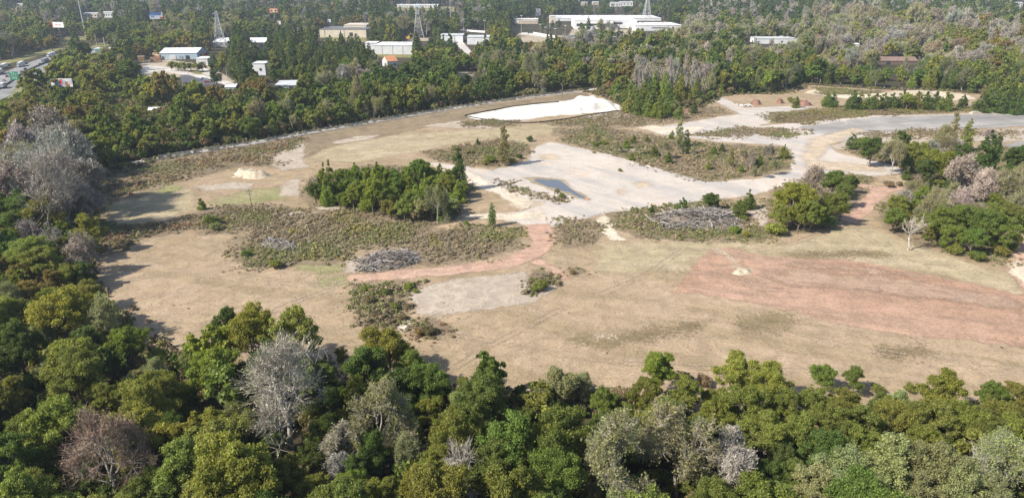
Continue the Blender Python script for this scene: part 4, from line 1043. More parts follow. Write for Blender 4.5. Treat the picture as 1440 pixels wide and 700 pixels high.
# ---- buildings
def bld(label, x0, x1, yb, yt, depth, wall, roof, parts=(), yaw=0.0, gable=0.0, name='warehouse', cat='warehouse', clear=None, over=.4, kp=True, wins=0, flat_edge=.5):
    a, b = GT(x0, yb), GT(x1, yb); p = a.copy(); p[2] = min(a[2], b[2])
    m = mpp((a + b) / 2); w, h = (x1 - x0) * m / max(.5, math.cos(yaw)), (yb - yt) * m
    e = thing(name, label, cat, p, yaw)
    wm, rm = paint('wall_' + wall[0], wall[1], .8, .08, scale=.15), paint('roof_' + roof[0], roof[1], .7, .1, scale=.15)
    if gable:
        mb = MB(); k = 0
        g = h + gable
        mb.v += [(0, 0, -4), (w, 0, -4), (w, depth, -4), (0, depth, -4), (0, 0, h), (w, 0, h), (w, depth, h), (0, depth, h), (0, depth / 2, g), (w, depth / 2, g)]
        mb.f += [(0, 1, 5, 4), (1, 2, 6, 9, 5), (2, 3, 7, 6), (3, 0, 4, 8, 7)]
        mb.build('wall', wm, e)
        r = MB(); o = over; sl = gable / (depth / 2)
        for s in (0, 1):
            y0, y1 = (-o, depth / 2) if s == 0 else (depth + o, depth / 2); z0 = h - sl * o
            r.v += [(-o, y0, z0 + .08), (w + o, y0, z0 + .08), (w + o, y1, g + .08), (-o, y1, g + .08), (-o, y0, z0 + .3), (w + o, y0, z0 + .3), (w + o, y1, g + .3), (-o, y1, g + .3)]
            k = 8 * s; r.f += [tuple(k + i for i in q) for q in ((0, 3, 2, 1), (4, 5, 6, 7), (0, 1, 5, 4), (1, 2, 6, 5), (2, 3, 7, 6), (3, 0, 4, 7))]
        r.build('roof', rm, e)
    else:
        MB().box((w / 2, depth / 2, h / 2 - 2), (w, depth, h + 4)).build('wall', wm, e)
        MB().box((w / 2, depth / 2, h + .12), (w + over * 2, depth + over * 2, .3)).build('roof', rm, e)
    for i, (n, u0, u1, v0, v1, c) in enumerate(parts):
        MB().box((w * (u0 + u1) / 2, -.12, h * (v0 + v1) / 2), (w * (u1 - u0), .3 + .02 * i, h * (v1 - v0))).build(n, paint('trim_' + c[0], c[1], .6), e)
    if wins:
        wmesh = MB().box((0, 0, 0), (w / wins * .45, .2, h * .28)).mesh('window', GLASS)
        for i in range(wins): put('window', wmesh, e, (w * (i + .5) / wins, -.06, h * .55))
    if w > 28 and not gable and depth > 24:
        um = paint('roof_unit', (.5, .5, .5), .6); ru = random.Random(int(w * 10))
        for i in range(min(7, int(w / 14))): MB().box((0, 0, 0), (ru.uniform(2, 4), ru.uniform(2, 3), 1.5)).build('roof_unit', um, e).location = (ru.uniform(.1, .9) * w, ru.uniform(.15, .85) * depth, h + 1.0)
    if w > 28 and gable:
        sm = MB().box((0, 0, 0), (.25, depth * .49, .12)).mesh('roof_seam', rm)
        for i in range(1, int(w / 7)):
            o = put('roof_seam', sm, e, (i * 7.0, depth * .25, h + gable / 2 + .34)); o.rotation_euler = (math.atan2(gable, depth / 2), 0, 0)
    if kp:
        c = clear or (x0, x1, yt - 2, yb)
        keep(*c, p)
    c = np.array([[-4, -12], [w + 4, -12], [w + 4, depth + 4], [-4, depth + 4]]); R = np.array([[math.cos(yaw), math.sin(yaw)], [-math.sin(yaw), math.cos(yaw)]])
    OPEN.append(c @ R + p[:2])
    return e
Wh, Cr, Gr, Dk, Bu, Ro = ('white', (.74, .74, .73)), ('cream', (.66, .58, .46)), ('grey', (.42, .42, .42)), ('dark', (.05, .05, .05)), ('pale_blue', (.50, .60, .66)), ('white_roof', (.78, .78, .77))
Dg, Or, Bn, Rd2 = ('dark_grey', (.16, .155, .155)), ('orange', (.55, .25, .12)), ('brown', (.17, .125, .10)), ('red', (.4, .06, .05))
bld('pale blue metal warehouse with white gable roof by the lumber yard', 226, 276, 84, 75.5, 34, Bu, Ro, [('roller_door', .25, .42, 0, .65, Wh), ('roller_door', .5, .6, 0, .6, Gr), ('doorway', .68, .78, 0, .62, Dk), ('door', .05, .09, .1, .5, Dk)], .10, 3.5, clear=(224, 278, 70, 84))
bld('small red shed with tan roof beside the pale blue warehouse', 276, 287, 82, 77.5, 12, Rd2, ('tan', (.5, .32, .18)), (), 0, 2.0, 'shed', 'shed')
bld('low white block below the red shed', 277, 292, 92, 83, 18, Wh, Ro, [('doorway', .1, .25, 0, .6, Gr), ('doorway', .6, .75, 0, .6, Gr)], .1)
bld('long white-roofed shed half hidden by tall pines', 300, 372, 66, 60, 46, Gr, Ro, (), .06, 3.0, clear=(298, 318, 55, 76), wins=10)
bld('grey-roofed annex with canopy beyond the pine row', 357, 376, 66, 60.5, 25, Dg, ('pale_grey_roof', (.55, .57, .58)), (), 0, clear=(358, 374, 58, 66))
bld('white block at the foot of the pine row', 356, 374, 106, 90, 16, Wh, Ro, [('door', .3, .38, 0, .35, Gr), ('window', .55, .7, .4, .6, Dk)], 0, clear=(364, 374, 88, 104))
bld('long grey-roofed building with white front beside grey bare trees', 388, 470, 131, 121, 26, Wh, ('pale_grey_roof', (.55, .57, .58)), [('window', .22, .29, .3, .85, Dk), ('window', .05, .1, .3, .7, Gr)], .16, clear=(388, 414, 112, 133))
bld('small grey shed beside the parking lot', 318, 332, 133, 123, 9, Gr, Ro, [('door', .3, .5, 0, .6, Dk)], 0, 1.5, 'shed', 'shed')
bld('big cream factory with dark grey flat roof', 450, 516, 53, 42, 60, Cr, Dg, [('loading_door', .64, .71, .15, .62, Dk), ('loading_door', .76, .80, .2, .5, Dg), ('canopy', .3, .42, .35, .45, Wh), ('downpipe', .1, .11, .0, .95, Gr), ('downpipe', .52, .53, 0, .95, Gr)], -.05, clear=(449, 516, 34, 56))
bld('taller cream block at the end of the cream factory', 485, 516, 50, 36, 40, Cr, Cr, [('window', .8, .9, .5, .7, Dk)], 0, kp=False)
bld('grey-roofed wing of the cream factory behind pale trees', 408, 452, 50, 42, 45, Cr, Dg, (), 0, clear=(408, 420, 36, 44))
bld('low white warehouse with ribbed wall between pines', 527, 580, 76.5, 64.5, 40, ('ribbed_white', (.66, .67, .68)), Ro, [('downpipe', .2, .205, 0, .95, Gr), ('downpipe', .48, .485, 0, .95, Gr), ('downpipe', .75, .755, 0, .95, Gr)], -.05, clear=(530, 578, 58, 77))
bld('white roof edge building left of the ribbed warehouse', 514, 530, 70, 61, 20, Wh, Ro, (), 0, clear=(515, 530, 58, 64))
bld('little gabled house with orange roof among trees', 545, 558, 95, 87, 14, Wh, Or, [('door', .3, .5, 0, .55, Rd2), ('window', .65, .85, .3, .6, Dk)], .5, 4.0, 'house', 'house')
bld('white cube warehouse, left of a pair among pines', 619, 651, 60, 50.5, 30, Wh, ('pale_grey_roof', (.55, .57, .58)), [('downpipe', .62, .63, 0, 1, Gr)], 0, clear=(620, 652, 47, 57))
bld('white cube warehouse, right of a pair among pines', 657, 688, 63, 53, 30, Wh, ('pale_grey_roof', (.55, .57, .58)), [('doorway', .8, .86, .1, .4, Dk)], 0, clear=(656, 688, 50, 60))
bld('long thin white building on the far cleared ridge', 556, 615, 10.5, 7, 40, Wh, Ro, (), .02, clear=(555, 616, 3, 13), wins=16)
bld('open-fronted section of the big white plant with dark bay', 808, 862, 42, 29, 90, Wh, Ro, [('bay', .05, .95, .35, .62, Dk), ('panel', .22, .34, .05, .42, Wh), ('panel', .5, .68, .05, .42, Wh)], -.02, clear=(808, 850, 24, 38))
bld('white tower block at the corner of the white plant', 773, 781, 33, 23.5, 20, Cr, Ro, (), 0, clear=(772, 782, 22, 31))
bld('long flat-roofed back hall of the white plant', 780, 930, 30, 26, 90, Wh, Ro, (), 0, clear=(778, 932, 23, 29))
bld('middle hall of the white plant with dark openings', 858, 895, 40, 30, 60, Wh, Ro, [('bay', .02, .45, .55, .8, Dk), ('panel', .1, .35, .1, .5, Cr)], -.05, clear=(858, 895, 24, 38))
bld('wide low white hall at the end of the white plant', 893, 960, 44, 36.5, 70, Wh, Ro, [('bay', .35, .7, .5, .65, Bn)], .05, clear=(893, 958, 30, 45))
bld('tan and white yard shed behind dark trees', 724, 757, 34, 28, 30, ('tan_wall', (.6, .48, .36)), Ro, [('panel', .0, .18, .2, .7, Wh), ('panel', .35, .9, .5, .9, Cr)], 0, clear=(722, 754, 26, 33))
bld('slim white silo-like block above the trees', 754, 760, 23, 14, 10, Wh, Ro, (), 0, name='building', cat='building')
bld('white low building beyond the yellow-green tree', 1065, 1120, 62, 55, 30, Wh, ('pale_grey_roof', (.55, .57, .58)), [('downpipe', .3, .31, 0, .9, Gr), ('window', .6, .64, .3, .6, Dk)], 0, clear=(1066, 1118, 52, 61))
bld('small white shed with cream wall among khaki trees', 1196, 1208, 67, 63, 12, Cr, Ro, (), 0, 1.0, 'shed', 'shed')
bld('long ruined shed with rusty brown roof among bare trees', 1235, 1288, 91, 86, 16, Bn, ('rust_brown', (.23, .155, .12)), [('opening', .2, .3, .1, .8, Dk), ('opening', .6, .72, .1, .8, Dk)], -.06, 3.0, clear=(1236, 1287, 79, 90))
bld('small white house roof deep in the wood', 209, 222, 163, 157, 9, Wh, Ro, [('door', .4, .55, 0, .6, Dk)], .2, 1.5, 'house', 'house', clear=(208, 222, 154, 163))
bld('low grey-roofed house beside the small white house', 226, 241, 160, 155.5, 10, Gr, ('pale_grey_roof', (.55, .57, .58)), (), 0, 1.2, 'house', 'house')
bld('tiny pale shed roof in the wood by grey bare trees', 163, 169, 165, 161.5, 6, Gr, Ro, (), 0, .8, 'shed', 'shed')
bld('small dark-windowed bridge house beside the thin white pole', 133, 158, 74, 69, 10, ('pale_green', (.45, .52, .48)), Wh, [('panel', .8, .95, .1, .8, Rd2), ('panel', .05, .7, .3, .8, ('sign_teal', (.1, .33, .28)))], .1, name='building', cat='building')
for a, b, c, d, lab in ((858, 873, 10, 5, 'pale apartment block, left of two on the far slope'), (871, 890, 9, 4, 'pale apartment block, right of two on the far slope'), (817, 826, 8, 4.5, 'tiny cream house on the far wooded slope'), (833, 842, 7, 4, 'tiny grey house on the far wooded slope'),
                        (912, 921, 3, 0, 'tiny cream roofed house high on the far slope'), (1422, 1438, 10, 5, 'pale house half hidden on the far right-hand ridge'), (118, 137, 25, 20, 'grey slab-sided house on the highway hill'), (145, 159, 25, 18.5, 'pale house with dark roof on the highway hill'), (20, 35, 12, 7, 'tiny white house below the blue ridge')):
    bld(lab.replace('right-hand ', ''), a, b, c, d, 14, Wh if 'pale' in lab or 'white' in lab else Cr, Gr, (), 0, 2.0, 'house', 'house', wins=4)
def white_rail(x0, y0, x1, y1, label):
    a, b = GT(x0, y0), GT(x1, y1); e = thing('parapet_wall', label, 'wall', (a[0], a[1], max(a[2], b[2])))
    d = b - a; L = np.hypot(d[0], d[1]); o = MB().box((L / 2, 0, 0), (L, .6, 5)).box((L / 2, 0, 2.6), (L + .4, .9, .25)).build('wall', paint('wall_white', (.74, .74, .73)), e); o.rotation_euler = (0, 0, math.atan2(d[1], d[0]))
    keep(x0, x1, y0 - 4, y0 + 1, a)
white_rail(648, 44, 682, 46.5, 'long white parapet between floodlight poles')
white_rail(750, 48, 782, 54, 'white yard wall below the tallest floodlight pole')
for i, (x, y) in enumerate(((738, 49), (748, 50), (756, 51), (765, 52.5), (773, 54), (800, 53), (806, 53))):
    p = GT(x, y); e = thing('shipping_container', 'white container in the row by the yard wall' if x < 790 else 'blue-grey container under the floodlight pole', 'container', p, -.15, 'containers in the yard')
    cm = paint('container_' + ('white' if x < 790 else 'slate'), (.72, .72, .72) if x < 790 else (.2, .23, .28))
    MB().box((0, 0, 1.4), (9, 2.6, 2.6)).build('box', cm, e); mb = MB()
    for k in range(12): mb.box((-4.2 + k * .76, -1.32, 1.4), (.3, .08, 2.4))
    mb.build('rib', cm, e); MB().box((4.53, 0, 1.4), (.06, 2.4, 2.4)).build('door', GALV, e)
KEEP.append((722, 810, 44, 56, 1300.0))

# ---- yards, lots and lanes behind the wood
def lot(name, px, mat, kp=None, step=2.0, margin=1.5):
    P = np.array([GT(a, b)[:2] for a, b in px]); sheet(name, P, mat, step, margin, z=1 if np.hypot(*P.mean(0)) > 950 else None)
    OPEN.append(P)
lot('yard', [(195, 98), (200, 86), (225, 82), (292, 92), (330, 114), (322, 119), (255, 108), (205, 110)], DIRT)
lot('lane', [(196, 101), (205, 92), (225, 93), (262, 101), (300, 109), (330, 117), (324, 122), (290, 112), (250, 104), (222, 100), (206, 104)], CONC)
lot('lane', [(272, 95), (290, 96), (305, 106), (296, 108), (282, 103)], CONC)
lot('parking_lot', [(252, 106), (262, 105), (300, 114), (312, 119), (285, 120), (256, 116)], TAR)
lot('lawn', [(265, 101), (272, 98), (288, 101), (280, 105)], LIGHTG)
lot('lawn', [(448, 58), (450, 53), (516, 51), (516, 60)], LIGHTG)
lot('yard', [(524, 80), (526, 76), (582, 76), (580, 82)], LIGHTG)
lot('yard', [(570, 60), (576, 54), (602, 53), (604, 58)], DIRT)
lot('yard', [(640, 62), (650, 58), (665, 75), (660, 80)], CONC)
lot('clearing', [(535, 15), (540, 10), (640, 10), (640, 17)], LIGHTG)
lot('yard', [(720, 60), (730, 47), (812, 52), (800, 60)], DIRT)
lot('yard', [(800, 50), (805, 42), (900, 42), (905, 50)], DIRT)
lot('lane', [(157, 135.5), (190, 133), (182, 137), (160, 138)], CONC)
lot('clearing', [(125, 68), (140, 60), (150, 58), (155, 66)], LIGHTG)
lot('clearing', [(90, 56), (92, 51), (125, 52), (124, 57)], LIGHTG)
lot('yard', [(640, 107), (645, 101), (668, 103), (665, 108)], DIRT)
lot('clearing', [(1050, 66), (1056, 62), (1068, 64), (1066, 68)], DIRT)
for r in ((198, 326, 88, 106), (254, 306, 104, 115), (450, 516, 50, 58), (528, 578, 76, 80), (200, 226, 70, 90), (650, 662, 55, 72), (158, 184, 132, 138), (560, 640, 8, 14), (570, 602, 48, 56), (95, 122, 50, 55), (648, 668, 98, 107), (205, 240, 153, 163), (1048, 1068, 58, 66)):
    KEEP.append((*r, float(proj(GT((r[0] + r[1]) / 2, r[3] - 1))[2])))
# parked cars
for px, py, c, s, hd, lab in ((286, 112, BL, 0, .3, 'navy car parked at the end of the row'), (291, 113, W, 1, .3, 'white car parked beside the navy one'), (291.5, 116.5, RD_, 0, .3, 'red car parked below the white one'), (296.5, 114.5, SV, 1, .3, 'silver car parked in the row by the lane'),
                              (301, 115, BK, 1, .3, 'black SUV parked at the lane end of the row'), (262, 118.5, BK, 0, .1, 'dark car parked at the lot corner under trees'), (563, 62.3, BK, 0, 0, 'black car, first of two parked behind the ribbed warehouse'), (571, 62.6, BK, 0, 0, 'black car, second of two parked behind the ribbed warehouse'), (229, 153.5, BL, 1, .4, 'dark blue vehicle parked beside the wood houses')):
    p = GT(px, py); car((p[0], p[1], p[2] + .1), hd, c[0], c[1], lab, 'parked cars', bool(s))
# lumber stacks
WOODS = [paint('lumber_' + str(i), c, .85, .2) for i, c in enumerate(((.52, .36, .20), (.44, .27, .15), (.58, .43, .27), (.36, .20, .13)))]
LST = []
for i in range(16):
    px, py = random.uniform(198, 226), random.uniform(76, 88); p = GT(px, py)
    if any(math.hypot(p[0] - q[0], p[1] - q[1]) < 5.5 for q in LST): continue
    LST.append(p)
    e = thing('lumber_stack', 'tan stack of sawn lumber in the yard left of the blue warehouse'.replace('left of', 'beside'), 'lumber stack', p, random.uniform(-.3, .3), 'lumber stacks in the yard'); h = 0.0
    for k in range(random.randint(2, 5)):
        MB().box((random.uniform(-.2, .2), 0, h + .55), (random.uniform(4, 6), 2.4, .95)).build('bundle', random.choice(WOODS), e); MB().box((0, 0, h + .04), (3.5, 2.0, .12)).build('batten', WOODP, e); h += 1.15
KEEP.append((197, 226, 72, 90, 700.0))
def crane():
    p = GT(574, 56); e = thing('wood_chip_loader', 'yellow loader crane beside the platform pylon', 'machine', p); y = paint('machine_yellow', (.65, .42, .05), .5)
    MB().box((0, 0, 2.2), (5, 4, 3.4)).build('body', y, e); MB().tube((0, 0, 3.5), (4, 0, 8), .4, .25, 6).tube((4, 0, 8), (8, 0, 5.5), .25, .2, 6).build('boom', y, e)
    for s in (-1.7, 1.7): MB().box((0, s, .5), (6, .8, 1.0)).build('track', RUBBER, e)
    keep(570, 604, 46, 57, p)
crane()

# ---- brush piles, pole markers, cone
BROWNM = soil('trampled_soil', (.19, .15, .105), (.24, .19, .13), (.13, .105, .07), .2, .5, 1.5, bump=.8)
def brush(poly, h, n, label, col, lmin, lmax, ntw):
    poly = PX(poly); c = poly.mean(0); e = thing('brush_pile', label, 'brush pile', (c[0], c[1], 0))
    g = np.random.default_rng(int(poly[0][0] * 7) % 999); W_ = poly.max(0) - poly.min(0); lo = poly.min(0)
    cm = [paint(f'dead_wood_{i}', [v * k for v in col], .9, .25) for i, k in enumerate((.55, .8, 1.0, 1.25))]
    ms = []
    for i in range(10):
        L = g.uniform(lmin, lmax); r = g.uniform(.07, .2); sg = bent(g, (-L / 2, 0, 0), (L / 2, 0, 0), r, r * .4, 4, .05)
        if i % 2: sg += bent(g, sg[2][0], np.array(sg[2][0]) + [L * .25, g.choice([-1, 1]) * L * .13, L * .05], r * .6, r * .25, 2)
        V, Q = tubes(sg, 5); ms.append(mesh_np('branch', V, Q, [cm[i % 4]], smooth=True))
    k = 0
    while k < n:
        q = lo + g.random(2) * W_; s = float(sdist(q[None], poly)[0])
        if s < .3: continue
        top = h * min(1, s / (min(W_) * .35)); o = put('branch', ms[g.integers(0, 10)], e, (q[0] - c[0], q[1] - c[1], top * g.uniform(.45, 1.0) + .1))
        o.rotation_euler = (g.uniform(-.3, .3), g.normal() * .22, g.normal() * .95); f_ = g.uniform(.6, 1.25); o.scale = (f_, f_ * g.uniform(.8, 1.6), f_ * g.uniform(.8, 1.6)); k += 1
    o = mound('soil', poly, h * .4, min(W_) * .3, BROWNM, None, None, .5, .6, 1.6); o.parent = e; o.location = (o.location[0] - c[0], o.location[1] - c[1], 0)
    A = []
    while len(A) < ntw:
        q = lo + g.random(2) * W_; s = float(sdist(q[None], poly)[0])
        if s > 0: A.append((q[0] - c[0], q[1] - c[1], h * min(1, s / (min(W_) * .35)) * g.uniform(.0, 1.0)))
    A = np.array(A); t = g.normal(size=ntw) * .8
    D = np.stack([np.cos(t), np.sin(t), g.normal(size=ntw) * .25], 1)
    V, Q = twigtris(g, A, A + D * g.uniform(.8, 2.8, (ntw, 1)), .05)
    tag(put('twigs', mesh_np('twigs', V, Q, [cm[1]]), e), kind='stuff')
brush([(912, 314), (930, 304), (975, 297), (1020, 298), (1038, 310), (1040, 322), (1000, 325), (950, 324)], 4.4, 280, 'long grey brush pile of felled branches behind the straw field', (.36, .325, .295), 4, 9, 1500)
brush([(498, 380), (503, 366), (530, 358), (575, 354), (590, 360), (585, 372), (550, 380), (520, 384)], 3.6, 220, 'grey brush pile of sticks and debris beside red clay road', (.36, .32, .28), 2, 6, 1300)
brush([(363, 346), (372, 336), (395, 338), (418, 346), (416, 354), (385, 354)], 2.0, 90, 'smaller split brush pile in green weeds', (.38, .34, .30), 1.6, 4, 700)
def cone():
    p = G(826, 281); e = thing('traffic_cone', 'orange traffic cone at the tip of the rain pool', 'traffic cone', p); o = paint('cone_orange', (.75, .2, .04), .6)
    MB().tube((0, 0, .05), (0, 0, 1.1), .3, .07, 12).build('cone', o, e); MB().box((0, 0, .03), (.75, .75, .06)).build('base', o, e); MB().tube((0, 0, .5), (0, 0, .68), .215, .165, 12).build('band', paint('sign_white', (.8, .8, .8)), e)
cone()
for px, py, lab in ((412, 327, 'yellow marker post in scrub near the split brush pile'), (703, 328, 'yellow marker post in scrub beside the red road bend'), (190, 315, 'yellow marker post at the weedy edge of shaded field')):
    p = G(px, py); e = thing('marker_post', lab, 'marker post', p); MB().tube((0, 0, -.2), (0, 0, 1.5), .09, .09, 8).build('post', paint('marker_yellow', (.7, .52, .05), .5), e); MB().tube((0, 0, 1.5), (0, 0, 1.62), .11, .05, 8).build('cap', paint('marker_black', (.05, .05, .05)), e)

# ================================================================== WOODS
def rowz(zone, s): row(zone, 'young', s)
PINEROW, SANDW, BACKW = 'in the row before the cream sand bank', 'in the young wood behind the sand heap and brick heaps', 'in the wood behind the service road fence'
rowz(PINEROW, '1163 141 8.1 green;1172 142 8.1 dark;1200 142 10.8 dark;1210 143 9.5 olive;1222 143 9.5 green;1232 143 9.5 green;1244 142 9.5 green;1256 142 9.5 dark;1270 140 10.8 dark;1278 138 12.2 bright broadm;1290 142 10.8 olive;1303 142 10.8 dark;1316 142 10.8 dark;1330 142 12.2 green;1355 143 8.1 dark;1120 144 6.8 green;1112 140 6.8 olive bush')
rowz(SANDW, '1382 144 12.2 dark;1396 140 13.5 dark;1410 136 14.9 green;1425 138 14.9 dark;1440 134 16.2 dark;1400 128 13.5 green;1420 124 14.9 green;1436 122 14.9 dark;1390 146 10.8 green;1408 147 10.8 dark;1430 147 12.2 dark;955 158 8.1 green;976 152 6.8 dark;940 150 10.8 green;925 154 10.8 bright;912 152 10.8 green;900 148 12.2 green;885 144 12.2 olive;1454 140 16.2 dark')
for x, y in ((241, 91), (250, 92), (259, 92.5), (268, 92), (276, 93), (284, 92)):
    at_px('broadm', 'olive', x, y, 7.5, BACKW, 'clipped olive tree in the row before the pale blue warehouse', .8)
for x, y, r, tn in ((219, 109, 10, 'olive'), (243, 112, 8, 'green'), (345, 112, 13, 'yellow'), (302, 96, 11, 'pine'), (330, 88, 13, 'pine'), (340, 92, 13, 'pine'), (275, 124, 9, 'green'), (205, 140, 12, 'olive'), (185, 120, 14, 'olive'), (150, 108, 16, 'olive'), (120, 115, 15, 'green'), (170, 100, 14, 'green'), (190, 96, 10, 'dark')):
    at_px('pine' if tn == 'pine' else 'broadm', tn, x, y, r, BACKW)
HAND = len(TREES)

def stand(names, p, u):                                # neighbours tend to be of one sort
    return names[min(len(names) - 1, int(np.searchsorted(np.cumsum(p), np.clip(u + rng.normal() * .2, 0, .999))))]
def far_type(bx, by, cl, cl2):
    def R(a, b, c, d): return a <= bx <= b and c <= by <= d
    if R(362, 548, 66, 118) or R(556, 655, 56, 84) or R(284, 312, 84, 110) or R(318, 364, 66, 112): return ('pine', rng.choice(['pine', 'dark', 'green'], p=[.6, .25, .15])) if rng.random() < .85 else ('broadm', 'olive')
    if R(700, 835, 14, 58): return ('pine', 'pine') if rng.random() < .6 else ('broadm', rng.choice(['dark', 'green', 'olive']))
    if R(885, 1012, 108, 138): return ('bare', 'wtwig') if rng.random() < .75 else ('slim', 'khaki')
    if R(840, 1010, 136, 165): return ('young', rng.choice(['bright', 'green', 'dark', 'olive'])) if rng.random() < .8 else ('broadm', 'green')
    if R(1000, 1460, 112, 140): return (rng.choice(['young', 'broadm', 'slim', 'half'], p=[.35, .45, .08, .12]), rng.choice(['green', 'dark', 'bright', 'olive', 'yellow'], p=[.35, .25, .15, .15, .1]))
    q = rng.random() * .55 + .45 * (.5 - .9 * cl)          # bare trees keep company
    if R(1140, 1330, 38, 112):
        if q < .56: return ('bare', rng.choice(['twig', 'mauve', 'khaki']))
        return ('broadm', rng.choice(['olive', 'green', 'yellow', 'khaki', 'grey']))
    if R(1330, 1470, 45, 112):
        if q < .46: return ('bare', rng.choice(['twig', 'mauve']))
        return ('broadm', rng.choice(['olive', 'rust', 'khaki', 'yellow', 'orange'], p=[.5, .08, .22, .15, .05]))
    if R(790, 1140, 45, 112):
        if q < .33: return ('bare', rng.choice(['twig', 'khaki']))
        return ('broadm', rng.choice(['olive', 'green', 'dark', 'yellow', 'grey', 'rust', 'khaki'], p=[.25, .25, .2, .08, .1, .04, .08]))
    if by < 45:
        if q < .45: return ('pine', rng.choice(['pine', 'dark']))
        if q < .55: return ('bare', 'twig')
        return ('broadm', rng.choice(['dark', 'green', 'olive', 'khaki'], p=[.4, .25, .25, .1]))
    if q < .06: return ('bare', rng.choice(['twig', 'khaki']))
    if q < .13: return ('half', 'khaki')
    if .4 < q < .5 and by < 110: return ('pine', 'pine')
    return ('broadm', stand(['dark', 'green', 'olive', 'yellow', 'light', 'khaki', 'rust'], [.15, .27, .34, .12, .07, .04, .01], cl2))

def scatter_woods():
    hx = np.array([t['x'] for t in TREES]); hy = np.array([t['y'] for t in TREES]); hr = np.array([t['r'] for t in TREES])
    for r0, r1, s in ((55, 300, 6.8), (300, 480, 8.2), (480, 760, 9.8), (760, 1150, 11.5), (1150, 1700, 15.0), (1700, 2500, 19.0), (2500, 3500, 25.0)):
        half = math.radians(50 if r0 < 1200 else 44)
        xs = np.arange(-r1 * math.sin(half), r1 * math.sin(half), s); ys = np.arange(20, r1, s * .9)
        X, Y = np.meshgrid(xs, ys); X = X + (np.arange(len(ys)) % 2)[:, None] * s * .5
        P = np.stack([X.ravel(), Y.ravel()], 1) + rng.uniform(-.36, .36, (X.size, 2)) * s
        rr = np.hypot(P[:, 0], P[:, 1]); an = np.abs(np.arctan2(P[:, 0], P[:, 1]))
        P = P[(rr >= r0) & (rr < r1) & (an < half)]
        for po in OPEN:
            b0, b1 = po.min(0) - 4, po.max(0) + 4
            c = ((P > b0) & (P < b1)).all(1)
            if c.any():
                idx = np.nonzero(c)[0]; sd = sdist(P[idx], po)
                P = np.delete(P, idx[sd > (-2.2 if po is SITEW else -1.0)], 0)
        rad = rng.uniform(.42, .85, len(P)) * s * (1 + .15 * (s < 7))
        Z = T(P[:, 0], P[:, 1]); hh = 2.5 * rad
        bx, by, dep = proj(np.stack([P[:, 0], P[:, 1], Z], 1)); tx, ty, _ = proj(np.stack([P[:, 0], P[:, 1], Z + hh], 1)); rp = rad / dep * F
        ok = np.ones(len(P), bool)
        for x0, x1, y0, y1, d in KEEP:
            yl = y1 - (.35 * (y1 - y0)) * (rng.random(len(P)) < .55) * (y1 < 140)
            ok &= ~((bx > x0 - rp * .8) & (bx < x1 + rp * .8) & (ty < yl) & (by > y0) & (dep < d))
        # short growth in front of the road so it stays in view
        for i in np.nonzero(ok)[0]:
            x, y = P[i]
            if r0 < 600 and np.any(np.hypot(hx - x, hy - y) < (.6 if by[i] > 300 else .68) * (hr + rad[i])): continue
            kd, tt = far_type(bx[i], by[i], float(vn(x, y, 45, 12)), .5 + .75 * float(vn(x, y, 38, 21)))
            zone = NEAR if (by[i] > 470 or y < 160) else (LEFT if bx[i] < 135 and by[i] > 160 else (SANDW if bx[i] > 830 else BACKW))
            if by[i] > 460: kd, tt = 'broad', stand(['olive', 'green', 'light', 'dark', 'yellow'], [.3, .3, .15, .15, .1], .5 + .75 * float(vn(x, y, 22, 31)))
            if kd == 'broadm' and dep[i] < 330: kd = 'broad'
            r = rad[i] * {'pine': .62, 'young': .6, 'slim': .42, 'bare': 1.0}.get(kd, 1.0)
            if kd == 'bare' and tt == 'wtwig': r *= .5
            sz = (1.7 if kd == 'bare' and tt == 'wtwig' else 1) * rng.uniform(.75, 1.35) * (1.45 if kd == 'young' and zone == SANDW else 1)
            want(str(kd), str(tt), x, y, r, zone, None, sz)
        # an understorey in the nearer woods fills the gaps between the crowns
scatter_woods()

def tree_px(t):
    L, R, zc = PROTO[t['kind']]
    z = float(T(t['x'], t['y'])); p = np.array([t['x'], t['y'], z + zc / R * t['r'] * t['sz']])
    a, b, d = proj(p); rp = t['r'] / d * F
    return float(a), float(b), float(rp), z
for t in TREES: t['px'], t['py'], t['rp'], t['z'] = tree_px(t)
for t in TREES:
    if t['kind'] == 'broad' and t['rp'] < 17: t['kind'] = 'broadm'
    if t['kind'] == 'bare' and t['rp'] < 45: t['kind'] = 'barem'
LIM = {'broadleaf_tree': 300, 'thinning_tree': 110, 'bare_tree': 110, 'pine_tree': 110, 'young_conifer': 150, 'slender_tree': 60, 'bush': 120, 'dead_tree': 20}
byname = {}
for i, t in enumerate(TREES): byname.setdefault(NAME[t['kind']][0], []).append(i)
INDIV = set()
for n, ids in byname.items():
    seen = [i for i in ids if -15 < TREES[i]['px'] < 1455 and TREES[i]['py'] > -10 and TREES[i]['py'] - TREES[i]['rp'] * 1.2 < 704]
    seen.sort(key=lambda i: -(TREES[i]['rp'] + (1000 if i < HAND else 0)))
    INDIV |= set(seen[:LIM[n]])
ZG = {NEAR: 'near', LEFT: 'left'}
def jig(c, k=.14):
    f = 1 + random.uniform(-k, k); return tuple(max(.005, v * f * (1 + random.uniform(-.08, .08))) for v in c)
